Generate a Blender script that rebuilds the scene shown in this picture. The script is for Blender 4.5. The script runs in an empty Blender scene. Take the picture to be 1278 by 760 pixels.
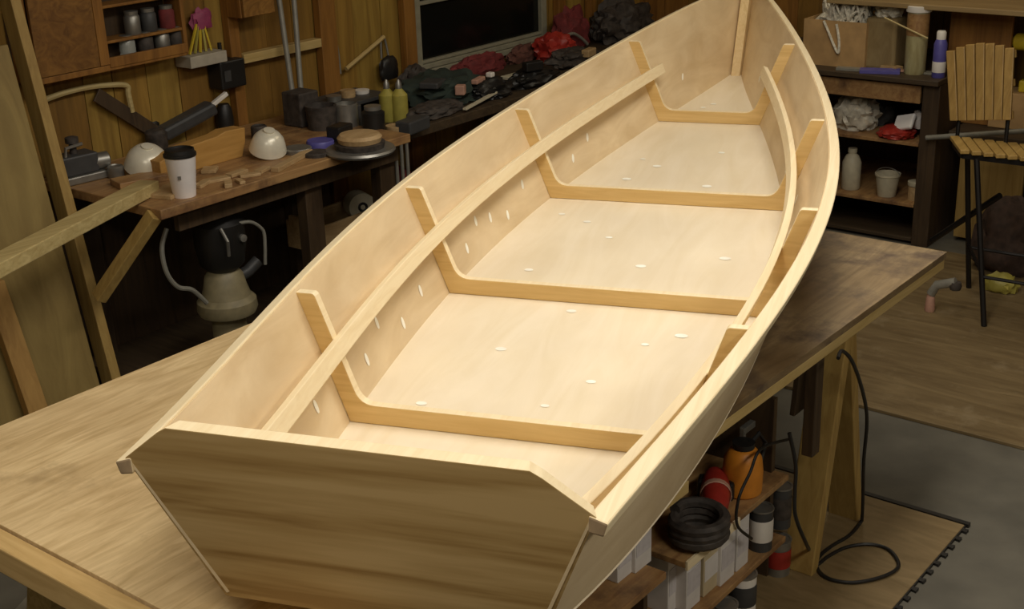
import bpy, bmesh, math, random
from mathutils import Vector, Matrix, noise
random.seed(7)
scene = bpy.context.scene
COL = scene.collection
# ------------------------------------------------------------------ camera
CAM = Vector((-3.4146, -1.2049, 1.9207))
FWD = Vector((0.7281, 0.5840, -0.3585)).normalized()
RGT = Vector((0.6159, -0.7872, -0.0315))
RGT = (RGT - FWD * RGT.dot(FWD)).normalized()
UPV = RGT.cross(FWD)
FPX = 1648.66
cd = bpy.data.cameras.new('camera')
cam = bpy.data.objects.new('camera', cd)
COL.objects.link(cam)
cam.matrix_world = Matrix(((RGT.x, UPV.x, -FWD.x, CAM.x), (RGT.y, UPV.y, -FWD.y, CAM.y),
                           (RGT.z, UPV.z, -FWD.z, CAM.z), (0, 0, 0, 1)))
cd.sensor_width = 36.0
cd.lens = FPX / 1278 * 36.0
cd.clip_start = 0.05
scene.camera = cam
# ------------------------------------------------------------------ light
scene.view_settings.view_transform = 'Standard'
scene.view_settings.look = 'None'
scene.view_settings.exposure = 0.0
scene.view_settings.gamma = 1.0
scene.view_settings.use_curve_mapping = False
world = bpy.data.worlds.new('world')
scene.world = world
world.use_nodes = True
bg = world.node_tree.nodes['Background']
bg.inputs[0].default_value = (1.0, 0.80, 0.52, 1)
bg.inputs[1].default_value = 0.12


def area(name, loc, sx, sy, power, color, rot=(0, 0, 0)):
    ld = bpy.data.lights.new(name, 'AREA')
    ld.shape = 'RECTANGLE'
    ld.size = sx
    ld.size_y = sy
    ld.energy = power
    ld.color = color
    o = bpy.data.objects.new(name, ld)
    o.location = loc
    o.rotation_euler = rot
    COL.objects.link(o)
    return o


area('ceiling_light_main', (-0.75, 0.25, 2.5), 2.0, 0.5, 34, (1.0, 0.93, 0.82))
area('ceiling_light_right', (-1.9, -1.9, 2.5), 1.4, 0.4, 33, (1.0, 0.93, 0.80))
area('fill_light_aft', (-3.2, -0.1, 2.55), 0.5, 1.2, 25, (1.0, 0.93, 0.80))  # unseen fill, added to brighten the transom and near table
area('fill_light_far', (1.5, 0.9, 2.5), 1.2, 0.3, 8, (1.0, 0.88, 0.64))  # unseen fill light over the far end of the room


def ray(u, v):
    return FWD + RGT * ((u - 639) / FPX) - UPV * ((v - 380) / FPX)


def on(ax, val, u, v):
    """point of the plane x/y/z = val seen along one sight line"""
    i = 'xyz'.index(ax)
    d = ray(u, v)
    return CAM + d * ((val - CAM[i]) / d[i])


def hit(u, v):
    """first surface already built along a sight line"""
    bpy.context.view_layer.update()
    ok, p, n, *_ = scene.ray_cast(bpy.context.evaluated_depsgraph_get(), CAM, ray(u, v).normalized())
    return p, n


# ------------------------------------------------------------------ materials
MATS = {}


def _new(name):
    m = bpy.data.materials.new(name)
    m.use_nodes = True
    MATS[name] = m
    nt = m.node_tree
    return m, nt, nt.nodes['Principled BSDF']


def plain(name, col, rough=0.6, metal=0.0, var=0.12, scale=30, bump=0.0):
    m, nt, b = _new(name)
    tc = nt.nodes.new('ShaderNodeTexCoord')
    n = nt.nodes.new('ShaderNodeTexNoise')
    n.inputs['Scale'].default_value = scale
    n.inputs['Detail'].default_value = 5
    nt.links.new(tc.outputs['Object'], n.inputs['Vector'])
    r = nt.nodes.new('ShaderNodeValToRGB')
    r.color_ramp.elements[0].position = 0.3
    r.color_ramp.elements[1].position = 0.7
    r.color_ramp.elements[0].color = tuple(c * (1 - var) for c in col) + (1,)
    r.color_ramp.elements[1].color = tuple(min(1, c * (1 + var)) for c in col) + (1,)
    nt.links.new(n.outputs['Fac'], r.inputs['Fac'])
    nt.links.new(r.outputs['Color'], b.inputs['Base Color'])
    b.inputs['Roughness'].default_value = rough
    b.inputs['Metallic'].default_value = metal
    if bump:
        bp = nt.nodes.new('ShaderNodeBump')
        bp.inputs['Strength'].default_value = bump
        nt.links.new(n.outputs['Fac'], bp.inputs['Height'])
        nt.links.new(bp.outputs['Normal'], b.inputs['Normal'])
    return m


def wood(name, light, dark, axis='x', scale=6.0, stretch=10.0, rough=0.55, patch=None, patch_scale=2.0,
         patch_lo=0.5, patch_hi=0.7, distort=1.0, rot=0.0, specks=0.0, coat=0.0, blotch=0.0):
    """grain noise stretched along one object axis, optional stains"""
    m, nt, b = _new(name)
    N, L = nt.nodes, nt.links
    tc = N.new('ShaderNodeTexCoord')
    rt = N.new('ShaderNodeMapping')
    rt.inputs['Rotation'].default_value = (0, 0, rot)
    L.new(tc.outputs['Object'], rt.inputs['Vector'])
    mp = N.new('ShaderNodeMapping')
    s = [scale * stretch] * 3
    s['xyz'.index(axis)] = scale
    mp.inputs['Scale'].default_value = s
    L.new(rt.outputs['Vector'], mp.inputs['Vector'])
    n = N.new('ShaderNodeTexNoise')
    n.inputs['Scale'].default_value = 1.0
    n.inputs['Detail'].default_value = 7
    n.inputs['Roughness'].default_value = 0.6
    n.inputs['Distortion'].default_value = distort
    L.new(mp.outputs['Vector'], n.inputs['Vector'])
    r = N.new('ShaderNodeValToRGB')
    r.color_ramp.elements[0].position = 0.32
    r.color_ramp.elements[1].position = 0.66
    r.color_ramp.elements[0].color = tuple(dark) + (1,)
    r.color_ramp.elements[1].color = tuple(light) + (1,)
    L.new(n.outputs['Fac'], r.inputs['Fac'])
    out = r.outputs['Color']
    if blotch:
        nb = N.new('ShaderNodeTexNoise')
        nb.inputs['Scale'].default_value = 3.2
        nb.inputs['Detail'].default_value = 3
        L.new(tc.outputs['Object'], nb.inputs['Vector'])
        rb = N.new('ShaderNodeValToRGB')
        rb.color_ramp.elements[0].position = 0.35
        rb.color_ramp.elements[1].position = 0.68
        rb.color_ramp.elements[0].color = (1 - blotch, 1 - blotch * 1.15, 1 - blotch * 1.3, 1)
        rb.color_ramp.elements[1].color = (1, 1, 1, 1)
        L.new(nb.outputs['Fac'], rb.inputs['Fac'])
        mb = N.new('ShaderNodeMixRGB')
        mb.blend_type = 'MULTIPLY'
        mb.inputs['Fac'].default_value = 1
        L.new(out, mb.inputs['Color1'])
        L.new(rb.outputs['Color'], mb.inputs['Color2'])
        out = mb.outputs['Color']
    if patch:
        n2 = N.new('ShaderNodeTexNoise')
        n2.inputs['Scale'].default_value = patch_scale
        n2.inputs['Detail'].default_value = 6
        n2.inputs['Roughness'].default_value = 0.65
        L.new(tc.outputs['Object'], n2.inputs['Vector'])
        r2 = N.new('ShaderNodeValToRGB')
        r2.color_ramp.elements[0].position = patch_lo
        r2.color_ramp.elements[1].position = patch_hi
        r2.color_ramp.elements[0].color = (0, 0, 0, 1)
        r2.color_ramp.elements[1].color = (1, 1, 1, 1)
        L.new(n2.outputs['Fac'], r2.inputs['Fac'])
        mx = N.new('ShaderNodeMixRGB')
        mx.inputs['Color2'].default_value = tuple(patch) + (1,)
        L.new(r2.outputs['Color'], mx.inputs['Fac'])
        L.new(out, mx.inputs['Color1'])
        out = mx.outputs['Color']
    L.new(out, b.inputs['Base Color'])
    b.inputs['Roughness'].default_value = rough
    if coat:
        b.inputs['Coat Weight'].default_value = coat
        b.inputs['Coat Roughness'].default_value = 0.25
    bp = N.new('ShaderNodeBump')
    bp.inputs['Strength'].default_value = 0.08
    L.new(n.outputs['Fac'], bp.inputs['Height'])
    L.new(bp.outputs['Normal'], b.inputs['Normal'])
    return m


def bands(name, light, dark, mid):
    """broad cathedral figure of rotary cut plywood, bands along object y"""
    m, nt, b = _new(name)
    N, L = nt.nodes, nt.links
    tc = N.new('ShaderNodeTexCoord')
    mp = N.new('ShaderNodeMapping')
    mp.inputs['Scale'].default_value = (4, 1.5, 15)
    L.new(tc.outputs['Object'], mp.inputs['Vector'])
    n = N.new('ShaderNodeTexNoise')
    n.inputs['Scale'].default_value = 1.0
    n.inputs['Detail'].default_value = 3
    n.inputs['Distortion'].default_value = 0.7
    L.new(mp.outputs['Vector'], n.inputs['Vector'])
    mp2 = N.new('ShaderNodeMapping')
    mp2.inputs['Scale'].default_value = (10, 5, 95)
    L.new(tc.outputs['Object'], mp2.inputs['Vector'])
    n2 = N.new('ShaderNodeTexNoise')
    n2.inputs['Scale'].default_value = 1.0
    n2.inputs['Detail'].default_value = 5
    L.new(mp2.outputs['Vector'], n2.inputs['Vector'])
    ad = N.new('ShaderNodeMath')
    ad.operation = 'MULTIPLY_ADD'
    ad.inputs[1].default_value = 0.3
    L.new(n2.outputs['Fac'], ad.inputs[0])
    L.new(n.outputs['Fac'], ad.inputs[2])
    r = N.new('ShaderNodeValToRGB')
    e = r.color_ramp.elements
    e[0].position = 0.50
    e[1].position = 0.80
    e[0].color = tuple(dark) + (1,)
    e[1].color = tuple(light) + (1,)
    k = e.new(0.62)
    k.color = tuple(mid) + (1,)
    L.new(ad.outputs[0], r.inputs['Fac'])
    L.new(r.outputs['Color'], b.inputs['Base Color'])
    b.inputs['Roughness'].default_value = 0.5
    return m


M_PLY = wood('boat_plywood', (0.82, 0.67, 0.44), (0.70, 0.54, 0.32), 'x', 1.6, 6, 0.5, blotch=0.16, distort=1.5)
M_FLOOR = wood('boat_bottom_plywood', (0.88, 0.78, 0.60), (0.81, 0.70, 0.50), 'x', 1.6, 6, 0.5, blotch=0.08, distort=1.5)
M_SPOT = plain('filler', (0.97, 0.92, 0.80), 0.6)
M_RAIL = wood('rail_pine', (0.88, 0.75, 0.50), (0.80, 0.65, 0.40), 'x', 3, 25, 0.5)
M_ENDGRAIN = plain('end_grain', (.30, .21, .12), .7, var=.2)
M_FRAME = wood('frame_fir', (0.66, 0.46, 0.19), (0.54, 0.35, 0.12), 'y', 3, 16, 0.5)
M_TRANS = bands('transom_plywood', (0.62, 0.43, 0.19), (0.33, 0.19, 0.055), (0.48, 0.31, 0.115))
M_TABLE = wood('table_plywood', (0.84, 0.645, 0.36), (0.60, 0.43, 0.21), 'x', 5, 8, 0.5, patch=(0.30, 0.20, 0.09),
               patch_scale=5, patch_lo=0.60, patch_hi=0.85, distort=1.2, blotch=0.2)
M_TABLE_STAIN_SHADE = wood('table_plywood_stain_shade', (0.38, 0.28, 0.15), (0.22, 0.155, 0.08), 'x', 3, 7, 0.55, patch=(0.105, 0.07, 0.045),
                    patch_scale=6.5, patch_lo=0.50, patch_hi=0.68, distort=1.6, blotch=0.45)  # stained plywood, also darkened for light falloff and hull shadow
M_2X4 = wood('construction_lumber', (0.66, 0.46, 0.20), (0.50, 0.32, 0.12), 'y', 3, 14, 0.55)
M_2X4X = wood('lumber_along', (0.62, 0.46, 0.20), (0.46, 0.32, 0.11), 'x', 3, 14, 0.55)
M_2X4Z = wood('lumber_upright', (0.42, 0.28, 0.085), (0.30, 0.185, 0.05), 'z', 3, 14, 0.6)
M_BATTEN = wood('pale_batten', (0.60, 0.48, 0.22), (0.42, 0.31, 0.12), 'x', 3, 20, 0.55)
M_BENCH = wood('bench_wood', (0.42, 0.25, 0.10), (0.26, 0.13, 0.05), 'x', 3, 12, 0.5, patch=(0.12, 0.06, 0.03), patch_scale=7)
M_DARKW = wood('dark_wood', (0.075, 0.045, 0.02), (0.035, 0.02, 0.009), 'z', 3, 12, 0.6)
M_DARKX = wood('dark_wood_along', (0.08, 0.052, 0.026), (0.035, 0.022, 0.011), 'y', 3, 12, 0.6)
M_WALL = [wood('wall_plank_a', (0.36, 0.205, 0.036), (0.20, 0.105, 0.016), 'z', 1.5, 12, 0.6),
          wood('wall_plank_b', (0.28, 0.145, 0.024), (0.14, 0.07, 0.011), 'z', 1.5, 12, 0.6),
          wood('wall_plank_c', (0.38, 0.24, 0.045), (0.23, 0.132, 0.022), 'z', 1.5, 12, 0.6)]
M_STUD = wood('stud_wood', (0.32, 0.145, 0.026), (0.18, 0.075, 0.012), 'z', 2, 12, 0.6)
M_OSB = wood('osb_board', (0.36, 0.18, 0.036), (0.19, 0.085, 0.014), 'x', 14, 1.6, 0.6, distort=2.5, blotch=.4)
M_LEAN = wood('leaning_plywood', (0.36, 0.26, 0.085), (0.24, 0.165, 0.048), 'z', 1.4, 8, 0.6, blotch=0.2)
M_GREY = plain('grey_painted_floor', (0.115, 0.105, 0.08), 0.75, var=0.25, scale=5)
M_SHEET = wood('floor_plywood', (0.22, 0.155, 0.07), (0.13, 0.085, 0.034), 'y', 3, 7, 0.65, patch=(0.30, 0.23, 0.13), patch_scale=6, patch_lo=.55, patch_hi=.8)
M_MAT = wood('floor_mat_brown', (0.25, 0.175, 0.08), (0.165, 0.11, 0.045), 'y', 5, 4, 0.65)
M_BLACK = plain('black', (0.012, 0.011, 0.010), 0.45)
M_IRON = plain('black_iron', (0.015, 0.013, 0.012), 0.4, 0.4)
M_DGREY = plain('dark_grey', (0.05, 0.05, 0.05), 0.5)
M_METAL = plain('worn_metal', (0.30, 0.29, 0.26), 0.4, 0.7)
M_GALV = plain('grey_pipe', (0.26, 0.25, 0.21), 0.5, 0.2)
M_WHITE = plain('white', (0.78, 0.74, 0.68), 0.5, var=.05)
M_PAPER = plain('white_paper_cup', (0.93, 0.88, 0.86), 0.5, var=.03)
M_CREAM = plain('cream_plastic', (0.55, 0.50, 0.36), 0.5, var=.1)
M_DCREAM = plain('dusty_cream_plastic', (0.26, 0.22, 0.125), 0.5, var=.15)
M_REFL = plain('lamp_shade_metal', (0.80, 0.76, 0.62), 0.3, 0.15, var=.05)
M_CARD = plain('cardboard', (0.50, 0.31, 0.13), 0.7, var=.2, scale=12)
M_RED = plain('red', (0.36, 0.028, 0.018), 0.45)
M_DRED = plain('dark_red_cloth', (0.17, 0.025, 0.025), 0.8, var=.3)
M_ORNG = plain('orange', (0.60, 0.22, 0.02), 0.45)
M_YEL = plain('yellow', (0.62, 0.46, 0.03), 0.45)
M_DYEL = plain('dull_yellow', (0.36, 0.31, 0.06), 0.5)
M_BLUE = plain('blue_violet', (0.10, 0.09, 0.34), 0.45)
M_GREEN = plain('dark_green_cloth', (0.022, 0.034, 0.026), 0.85, var=.4, scale=15)
M_DARKC = plain('dark_clutter', (0.05, 0.04, 0.033), 0.7, var=.5, scale=40)
M_TAN = wood('tan_scrap', (0.52, 0.36, 0.18), (0.36, 0.23, 0.10), 'x', 6, 8, 0.6)
M_SLAT = wood('chair_slat', (0.40, 0.25, 0.075), (0.28, 0.165, 0.045), 'z', 3, 14, 0.5)
M_SLATX = wood('chair_seat_slat', (0.46, 0.30, 0.09), (0.33, 0.20, 0.05), 'x', 3, 14, 0.5)
M_CARTON = plain('grey_white_carton', (0.66, 0.63, 0.60), 0.6, var=.06)
M_CPANEL = plain('carton_print', (0.55, 0.52, 0.53), 0.6, var=.1, scale=60)
M_CARTONB = plain('tan_carton', (0.52, 0.43, 0.27), 0.6, var=.06)
M_MAG = plain('magenta', (0.30, 0.05, 0.12), 0.6)
M_PINK = plain('pale_pink', (0.50, 0.28, 0.20), 0.6)
M_FUZZ = plain('pale_rope', (0.72, 0.68, 0.56), 0.9, var=.3, scale=80)
M_BAG = plain('dusty_plastic_bag', (0.56, 0.52, 0.42), 0.5, var=.35, scale=25, bump=.6)
M_CLAY = plain('cabinet_side', (0.22, 0.12, 0.04), 0.6)
M_CEIL = plain('ceiling_board', (0.35, 0.26, 0.15), 0.8)


def glassy(name, col, rough=0.05):
    m, nt, b = _new(name)
    b.inputs['Base Color'].default_value = tuple(col) + (1,)
    b.inputs['Roughness'].default_value = rough
    return m


M_PANE = glassy('night_glass', (0.006, 0.007, 0.006), 0.2)
m, nt, b = _new('clear_jar')
b.inputs['Base Color'].default_value = (0.75, 0.78, 0.72, 1)
b.inputs['Roughness'].default_value = 0.15
b.inputs['Transmission Weight'].default_value = 0.6
M_JAR = m


# ------------------------------------------------------------------ mesh helpers
class MB:
    def __init__(self):
        self.bm = bmesh.new()
        self.mi = 0

    def _f(self, vs):
        try:
            f = self.bm.faces.new(vs)
            f.material_index = self.mi
            return f
        except ValueError:
            return None

    def box(self, x0, x1, y0, y1, z0, z1):
        return self.hexa([(x0, y0, z0), (x1, y0, z0), (x1, y1, z0), (x0, y1, z0),
                          (x0, y0, z1), (x1, y0, z1), (x1, y1, z1), (x0, y1, z1)])

    def hexa(self, P):
        v = [self.bm.verts.new(p) for p in P]
        for q in ((3, 2, 1, 0), (4, 5, 6, 7), (0, 1, 5, 4), (1, 2, 6, 5), (2, 3, 7, 6), (3, 0, 4, 7)):
            self._f([v[i] for i in q])
        return self

    def obox(self, c, ax, ay, az, sx, sy, sz):
        c, ax, ay, az = Vector(c), Vector(ax) * sx / 2, Vector(ay) * sy / 2, Vector(az) * sz / 2
        return self.hexa([c - ax - ay - az, c + ax - ay - az, c + ax + ay - az, c - ax + ay - az,
                          c - ax - ay + az, c + ax - ay + az, c + ax + ay + az, c - ax + ay + az])

    def rbox(self, c, sx, sy, sz, rz=0, tilt=(0, 0)):
        R = Matrix.Rotation(rz, 3, 'Z') @ Matrix.Rotation(tilt[1], 3, 'Y') @ Matrix.Rotation(tilt[0], 3, 'X')
        return self.obox(c, R @ Vector((1, 0, 0)), R @ Vector((0, 1, 0)), R @ Vector((0, 0, 1)), sx, sy, sz)

    def beam(self, p0, p1, w, h, up=(0, 0, 1)):
        p0, p1 = Vector(p0), Vector(p1)
        d = (p1 - p0)
        ln = d.length
        d.normalize()
        s = d.cross(Vector(up)).normalized()
        u = s.cross(d)
        return self.obox((p0 + p1) / 2, d, s, u, ln, w, h)

    def prism(self, poly, axis, a, b):
        """closed polygon (2D) extruded along axis from a to b"""
        def P(q, t):
            return {'x': (t, q[0], q[1]), 'y': (q[0], t, q[1]), 'z': (q[0], q[1], t)}[axis]
        A = [self.bm.verts.new(P(q, a)) for q in poly]
        B = [self.bm.verts.new(P(q, b)) for q in poly]
        n = len(poly)
        self._f(A[::-1])
        self._f(B)
        for i in range(n):
            self._f([A[i], A[(i + 1) % n], B[(i + 1) % n], B[i]])
        return self

    def tube(self, pts, r, n=8, close=False, r1=None):
        pts = [Vector(p) for p in pts]
        rings = []
        m = len(pts)
        prev = None
        for i, p in enumerate(pts):
            a = pts[(i - 1) % m] if (close or i > 0) else p
            c = pts[(i + 1) % m] if (close or i < m - 1) else p
            d = (c - a).normalized()
            if prev is None:
                s = d.orthogonal().normalized()
            else:
                s = (prev - d * prev.dot(d)).normalized()
            prev = s
            t = d.cross(s)
            rr = r if r1 is None else r + (r1 - r) * i / (m - 1)
            rings.append([self.bm.verts.new(p + (s * math.cos(k * 2 * math.pi / n) + t * math.sin(k * 2 * math.pi / n)) * rr) for k in range(n)])
        for i in range(m if close else m - 1):
            A, B = rings[i], rings[(i + 1) % m]
            for k in range(n):
                self._f([A[k], A[(k + 1) % n], B[(k + 1) % n], B[k]])
        if not close:
            self._f(rings[0][::-1])
            self._f(rings[-1])
        return self

    def lathe(self, prof, c, n=24, axis=(0, 0, 1), cap=True):
        c = Vector(c)
        az = Vector(axis).normalized()
        ax = az.orthogonal().normalized()
        ay = az.cross(ax)
        rings = []
        for r, z in prof:
            rings.append([self.bm.verts.new(c + az * z + (ax * math.cos(k * 2 * math.pi / n) + ay * math.sin(k * 2 * math.pi / n)) * max(r, 1e-4)) for k in range(n)])
        for A, B in zip(rings, rings[1:]):
            for k in range(n):
                self._f([A[k], A[(k + 1) % n], B[(k + 1) % n], B[k]])
        if cap:
            self._f(rings[0][::-1])
            self._f(rings[-1])
        return self

    def blob(self, c, sx, sy, sz, amp=0.25, freq=3.0, sub=4, rz=0.0, flat=True, seed=0):
        c = Vector(c)
        tmp = bmesh.new()
        bmesh.ops.create_icosphere(tmp, subdivisions=sub, radius=1.0)
        R = Matrix.Rotation(rz, 3, 'Z')
        vm = {}
        for v in tmp.verts:
            d = v.co.normalized()
            k = 1 + amp * noise.noise(d * freq + Vector((seed * 3.1, seed * 1.7, seed))) + amp * 0.5 * noise.noise(d * freq * 2.7 + Vector((seed, 5, 2)))
            q = d * k
            z = q.z
            if flat and z < -0.55:
                z = -0.55
            co = R @ Vector((q.x * sx, q.y * sy, (z + (0.55 if flat else 0)) * sz))
            vm[v] = self.bm.verts.new(c + co)
        for f in tmp.faces:
            self._f([vm[v] for v in f.verts])
        tmp.free()
        return self

    def build(self, name, mats, parent=None, off=None, bevel=0.0, smooth=False, seg=2):
        bmesh.ops.recalc_face_normals(self.bm, faces=self.bm.faces)
        off = Vector(off) if off is not None else (parent_loc(parent) if parent else Vector((0, 0, 0)))
        if off.length:
            bmesh.ops.translate(self.bm, verts=self.bm.verts, vec=-off)
        me = bpy.data.meshes.new(name)
        self.bm.to_mesh(me)
        self.bm.free()
        if not isinstance(mats, (list, tuple)):
            mats = [mats]
        for mm in mats:
            me.materials.append(mm)
        if smooth:
            me.polygons.foreach_set('use_smooth', [True] * len(me.polygons))
            try:
                me.set_sharp_from_angle(angle=math.radians(38))
            except Exception:
                pass
        o = bpy.data.objects.new(name, me)
        COL.objects.link(o)
        if parent is not None:
            o.parent = parent
        if bevel:
            md = o.modifiers.new('bevel', 'BEVEL')
            md.width = bevel
            md.segments = seg
            md.limit_method = 'ANGLE'
            md.angle_limit = math.radians(35)
        return o


ROOTS = {}


def parent_loc(p):
    if p.name in ROOTS:
        return ROOTS[p.name]
    if p.parent is not None:
        return parent_loc(p.parent)
    return Vector(p.location)


def tag(o, label, cat, group=None, kind=None):
    o['label'] = label
    o['category'] = cat
    if group:
        o['group'] = group
    if kind:
        o['kind'] = kind
    return o


def thing(name, label, cat, loc, group=None, rz=0.0):
    o = bpy.data.objects.new(name, None)
    o.empty_display_size = 0.1
    COL.objects.link(o)
    o.location = loc
    o.rotation_euler = (0, 0, rz)
    ROOTS[o.name] = Vector(loc) if rz == 0 else Vector((0, 0, 0))
    return tag(o, label, cat, group)


def single(name, mb, mat, loc, label, cat, group=None, **kw):
    """a thing that is one mesh, its origin at its base"""
    o = mb.build(name, mat, off=loc, **kw)
    o.location = loc
    return tag(o, label, cat, group)


def struct(name, mb, mat, label=None, parent=None, **kw):
    o = mb.build(name, mat, parent, **kw)
    o['kind'] = 'structure'
    if parent is None:
        o['label'] = label or name
        o['category'] = name.split('_')[0]
    return o


X, Y, Z = Vector((1, 0, 0)), Vector((0, 1, 0)), Vector((0, 0, 1))
# ================================================================== SETTING
LW = 2.78     # left wall plane (y)
FW = 2.75     # far wall plane (x)
struct('floor', MB().box(-6.5, FW + .1, -4.5, LW + .1, -0.05, 0), M_GREY, 'grey painted workshop floor')
struct('ceiling', MB().box(-6.5, FW + .1, -4.5, LW + .1, 2.6, 2.65), M_CEIL, 'boarded workshop ceiling')
# left wall of upright planks around the window opening
WX0, WX1, WZ0, WZ1 = 0.95, 1.86, 0.80, 1.62
wl = MB()
x = -6.5
while x < FW:
    w = random.uniform(.11, .17)
    x1 = min(x + w, FW)
    wl.mi = random.randrange(3)
    d = random.uniform(0, .006)
    a, bb = max(x, WX0), min(x1 - .003, WX1)
    if bb > a:
        if x < WX0:
            wl.box(x, WX0, LW - d, LW + .03, 0, 2.6)
        if x1 > WX1:
            wl.box(WX1, x1 - .003, LW - d, LW + .03, 0, 2.6)
        wl.box(a, bb, LW - d, LW + .03, 0, WZ0)
        wl.box(a, bb, LW - d, LW + .03, WZ1, 2.6)
    else:
        wl.box(x, x1 - .003, LW - d, LW + .03, 0, 2.6)
    x = x1
wl.mi = 1
wl.box(-6.5, FW, LW + .03, LW + .06, 0, WZ0)
wl.box(-6.5, WX0, LW + .03, LW + .06, WZ0, 2.6)
wl.box(WX1, FW, LW + .03, LW + .06, WZ0, 2.6)
wl.box(WX0, WX1, LW + .03, LW + .06, WZ1, 2.6)
struct('wall_left', wl, M_WALL, 'brown plank workshop wall behind the workbench')
wf = MB()
y = -4.5
while y < LW:
    w = random.uniform(.12, .18)
    wf.mi = random.randrange(2)
    wf.box(FW - random.uniform(0, .005), FW + .03, y, min(y + w - .003, LW), 0, 2.6)
    y += w
wf.mi = 1
wf.box(FW + .03, FW + .06, -4.5, LW, 0, 2.6)
struct('wall_back', wf, [M_WALL[1], M_STUD, M_WALL[1]], 'brown plank end wall behind the shelves')
# studs and rails on the left wall
for i, (sx, sw) in enumerate(((0.37, .09), (0.86, .07), (1.98, .06), (2.25, .05), (-0.12, .05))):
    struct('trim_%d' % (i + 1), MB().box(sx - sw / 2, sx + sw / 2, LW - .045, LW - .007, 0, 2.58), M_STUD,
           'upright wall stud', bevel=.003)
struct('trim_6', MB().box(-0.09, 0.32, LW - .05, LW - .007, 1.00, 1.035), M_2X4X, 'horizontal wall rail beside the pipes', bevel=.003)
# window
wr = MB().box(WX0, WX1, LW + .012, LW + .018, WZ0, WZ1)
win = struct('window_1', wr, M_PANE, 'dark night window above the far bench')
fr = MB()
for z0, z1, dd in ((WZ0 - .035, WZ0 - .008, .03), (WZ0 - .006, WZ0 + .016, .022), (WZ0 + .018, WZ0 + .032, .012), (1.075, 1.092, .01), (1.50, 1.54, .012)):
    fr.box(WX0 - .03, WX1 + .03, LW - dd, LW + .011, z0, z1)
for x0, x1 in ((WX0 - .03, WX0 + .012), (WX1 - .012, WX1 + .03)):
    fr.box(x0, x1, LW - .014, LW + .011, WZ0 - .03, WZ1)
struct('window_frame', fr, plain('window_frame_paint', (0.30, 0.28, 0.20), 0.6), parent=win, bevel=.003)

# floor coverings
single('plywood_sheet', MB().box(0.37, 2.02, -1.9, 0.80, 0.0, 0.012), M_SHEET, (1.2, -.5, 0),
       'large worn brown plywood sheet lying on the floor under the slatted chair', 'floor sheet', bevel=.002)
mt = thing('floor_mat', 'brown mat with black toothed edge under the right side of the table', 'mat', (-1.0, .35, 0))
MB().box(-2.0, -.175, -.180, .95, 0, .008).build('mat_panel', M_MAT, mt, bevel=.002)
eb = MB()
comb = [(-.176, -.1806), (-.176, -.1835)]
for k in range(30):
    xx = -.20 - k * .050
    comb += [(xx + .007, -.1835), (xx + .010, -.197), (xx - .010, -.197), (xx - .007, -.1835)]
comb += [(-2.0, -.1835), (-2.0, -.1806)]
eb.prism(comb, 'z', 0, .007)
eb.build('toothed_edge', M_BLACK, mt)
MB().box(-.174, -.158, -.190, .6, 0, .011).build('edge_strip', M_BLACK, mt)

# ================================================================== BOAT
BX, BY, BA = -2.2479, 0.0088, 0.3664
TZ = 0.72
cB = [-0.000531, 0.006874, -0.006637, -0.096401, 0.004169, 0.509714]
cH = [-0.001739, 0.001422, 0.006954, 0.018614, 0.015586, 0.300561]
cb = [0.002371, 0.002233, -0.011936, -0.087549, 9.6e-05, 0.404291]
ck = [-0.002411, 0.006025, -0.00257, 0.015778, 0.024184, 0.01914]
S_T, S_B, RAKE, CROWN, CT = 4.068, 3.795, 0.0578, 0.0676, 0.2719
FR_S = [0.703, 1.450, 2.236, 3.065]


def pv(c, s):
    t = s - 1.5
    r = 0
    for k in c:
        r = r * t + k
    return r


def fB(s): return max(pv(cB, s), .011)
def fH(s): return pv(cH, s) + TZ
def fb(s): return max(pv(cb, s), .009)
def fk(s): return pv(ck, s) + TZ


boat = thing('rowing_skiff', 'unfinished pale plywood skiff with four frames resting on the work table', 'boat', (BX, BY, 0), rz=BA)
NT = 64


def side_pt(t, f):
    sc, ss = S_B * t, -RAKE + (S_T + RAKE) * t
    c = Vector((sc, fb(sc), fk(sc)))
    h = Vector((ss, fB(ss), fH(ss)))
    return c.lerp(h, f)


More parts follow.
